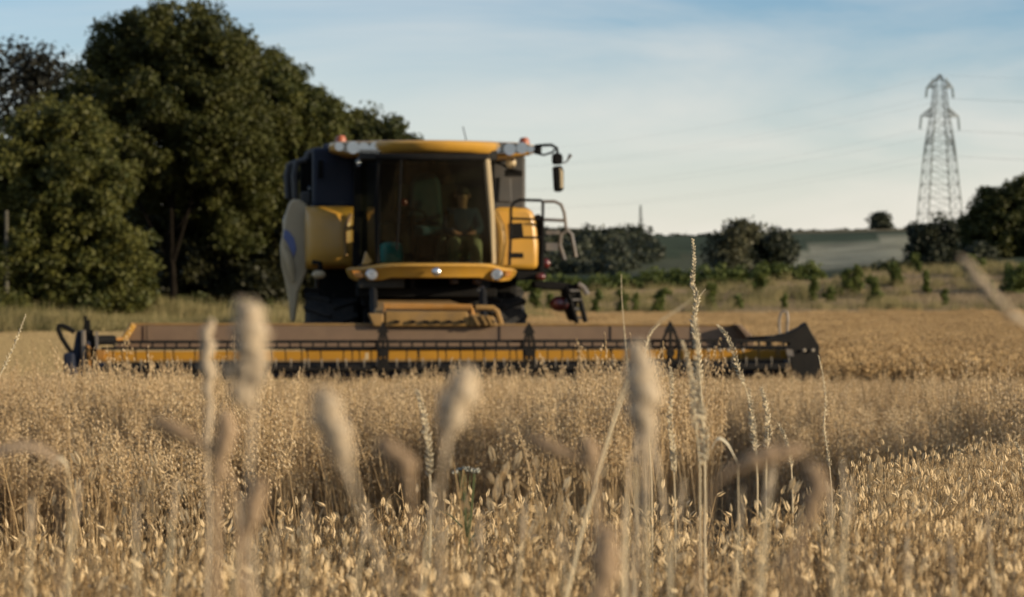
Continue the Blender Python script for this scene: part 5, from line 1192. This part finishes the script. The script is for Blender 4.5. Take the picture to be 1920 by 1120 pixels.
# blurred upright straws among the near oats
rs = random.Random(808)
for i, (px, py) in enumerate([(60,930),(150,905),(255,940),(330,900),(452,930),(520,985),(575,935),(690,950),(812,905),(900,960),(985,940),(1050,985),(1180,850),(1192,800),(1214,870),(1228,820),(1240,905),(1172,930),(1282,900),(1392,915),(1440,880),(1452,860),(1555,905),(1580,860),(1600,900),(1700,1000),(1780,1010),(1850,960)]):
    D = rs.uniform(1.0, 1.5) if px < 1620 else rs.uniform(1.3, 1.8); lean = rs.uniform(-26, 26)
    h_ = [(px, py), (px-lean*.2, py+35), (px-lean*.4, py+75)]
    grass('straw_stalk', 'straw', 'blurred pale upright straw rising out of the nearest oats at the bottom of the photo', h_, D, rs.uniform(8, 15), [(px-lean, py+170), (px-lean*1.6, py+330)], 'bent', HEAD, 600+i, (), 4.5, 'blurred upright straws among the nearest oats')
# the long pale straw that slants across the centre
root = empty('straw_stalk', P(1060, 1130, 1.75)); tag(root, 'long pale green straw slanting from the bottom centre up towards the header', 'straw')
ps = PB(); pp = [P(a, b, 1.75) for a, b in ((1060,1130),(1085,1020),(1118,900),(1150,790),(1174,712))]; foot = pp[0].copy(); foot.z = gz(foot.x, foot.y); foot.x -= .05
root.location = foot; ps.stalk([foot]+pp, [.0018, .0016, .0016, .0014, .0012, .0008], .7, 6); ps.mesh('stem', PALE, parent=root, off=foot)
# bent dry leaves
def bentleaf(label, pts, D, wpx, mt=HEAD, tn=.6, seed=0):
    sp_ = spine(pts, D, 14); e = sp_[-1]; foot = Vector((e.x, e.y, gz(e.x, e.y))); root = empty('dry_leaf', foot); tag(root, label, 'leaf')
    pb = PB(); w_ = wpx/F*D
    pb.blade(sp_, w_, tn, (.35, .5, 1)); pb.mesh('blade', mt, parent=root, off=foot)
    p2 = PB(); p2.stalk([e, foot], [.0006, .0009], .3, 5); p2.mesh('stem', mt, parent=root, off=foot)
bentleaf('blurred tan leaf arching over at the left edge', [(-30,860),(20,838),(70,840),(105,862),(110,900)], .95, 22, HEADB)
bentleaf('thin pale bent leaf making a zigzag in the dark gap right of centre', [(1334,842),(1346,822),(1362,830),(1372,846),(1384,870)], 2.3, 7, PALE, .9)
bentleaf('pale folded leaf near the left edge above the near oats', [(90,880),(108,858),(125,872),(130,905)], 1.6, 9, PALE, .5)
bentleaf('tan curled leaf low down right of the brown curved head', [(1440,1105),(1462,1060),(1490,1030),(1508,1008)], .9, 18, HEADB, .8)
# white flowering weed in the gap
wr = P(868, 900, 2.7); wz = gz(wr.x, wr.y); root = empty('white_flower', (wr.x, wr.y, wz)); tag(root, 'small white flowering weed with green leaves in the gap left of centre', 'wild flower')
ps, pf, pg = PB(), PB(), PB(); rs = random.Random(77); htop = P(875, 880, 2.7).z-wz
ps.stalk([(0,0,0), (.004,0,htop*.6), (.006,0,htop*.88)], [.003,.0025,.002], .5, 5)
for q in range(11):
    a = rs.uniform(0, 6.28); d = rs.random()**.5*.020; c = (.006+math.cos(a)*d, math.sin(a)*d, htop-d*.25); pf_ = Vector(c)
    ps.stalk([(.006,0,htop*.88), c], [.0008,.0006], .5, 3)
    for _ in range(7): pf.lens(pf_+Vector((rs.uniform(-.004,.004), rs.uniform(-.004,.004), 0)), (rs.uniform(-1,1), rs.uniform(-1,1), .7), .006, .004, rs.random(), 4)
for q in range(26):
    a = rs.uniform(0, 6.28); z = rs.uniform(.35, .97)*htop; l_ = rs.uniform(.04, .09); c = Vector((.004,0,z)); d = Vector((math.cos(a), math.sin(a), rs.uniform(-.1,.7)))
    pg.blade([c, c+d*l_*.5, c+d*l_+Vector((0,0,-.01))], .004, rs.random(), (-math.sin(a), math.cos(a), 0))
ps.mesh('stem', GREEN, parent=root); pf.mesh('flower', WHITE, parent=root); pg.mesh('foliage', GREEN, parent=root)
# tall wild oats with large parted spikelets, sharp in the centre gap
G3 = 'wild oat spikelets in focus'
for i, (px, py, D, lb) in enumerate([(932,832,2.5,'dark wild oat tip left of the focused pair in the centre gap'),(962,840,2.5,'pale wild oat with large parted glumes in the centre gap'),(1000,905,2.3,'wild oat with big pale husks right of the centre gap'),(1068,880,2.5,'wild oat below the flat-lying dark head'),(1110,895,2.6,'wild oat just left of the thick upright head'),(1625,850,2.9,'wild oat standing clear at the dark edge right of the arching brown head'),(1508,880,2.6,'wild oat just left of the curved brown head'),(275,850,2.6,'tall pale oat spikelet standing clear on the left'),(160,835,2.8,'pale oat loop standing clear near the left edge'),(305,870,2.5,'pale oat tip beside the tall pale spikelet on the left')]):
    t = P(px, py, D); b_ = gz(t.x, D); root = empty('wild_oat', (t.x, D, b_)); tag(root, lb, 'wild oat', G3); rs = random.Random(500+i)
    p_, g_ = PB(), PB(); oat(p_, g_, rs, t.z-b_+.01, hi=True, nodes=4)
    for _ in range(5): g_.lens((rs.uniform(-.02,.02), rs.uniform(-.02,.02), t.z-b_-rs.uniform(.0,.07)), (rs.uniform(-.5,.5), rs.uniform(-.3,.3), rs.choice((-1,.8))), .024, .0062, rs.uniform(.3, 1), open_=.16)
    # keep the tip where it belongs
    p_.mesh('stem', OATS, parent=root); g_.mesh('panicle', GLUME, parent=root)['kind'] = 'stuff'
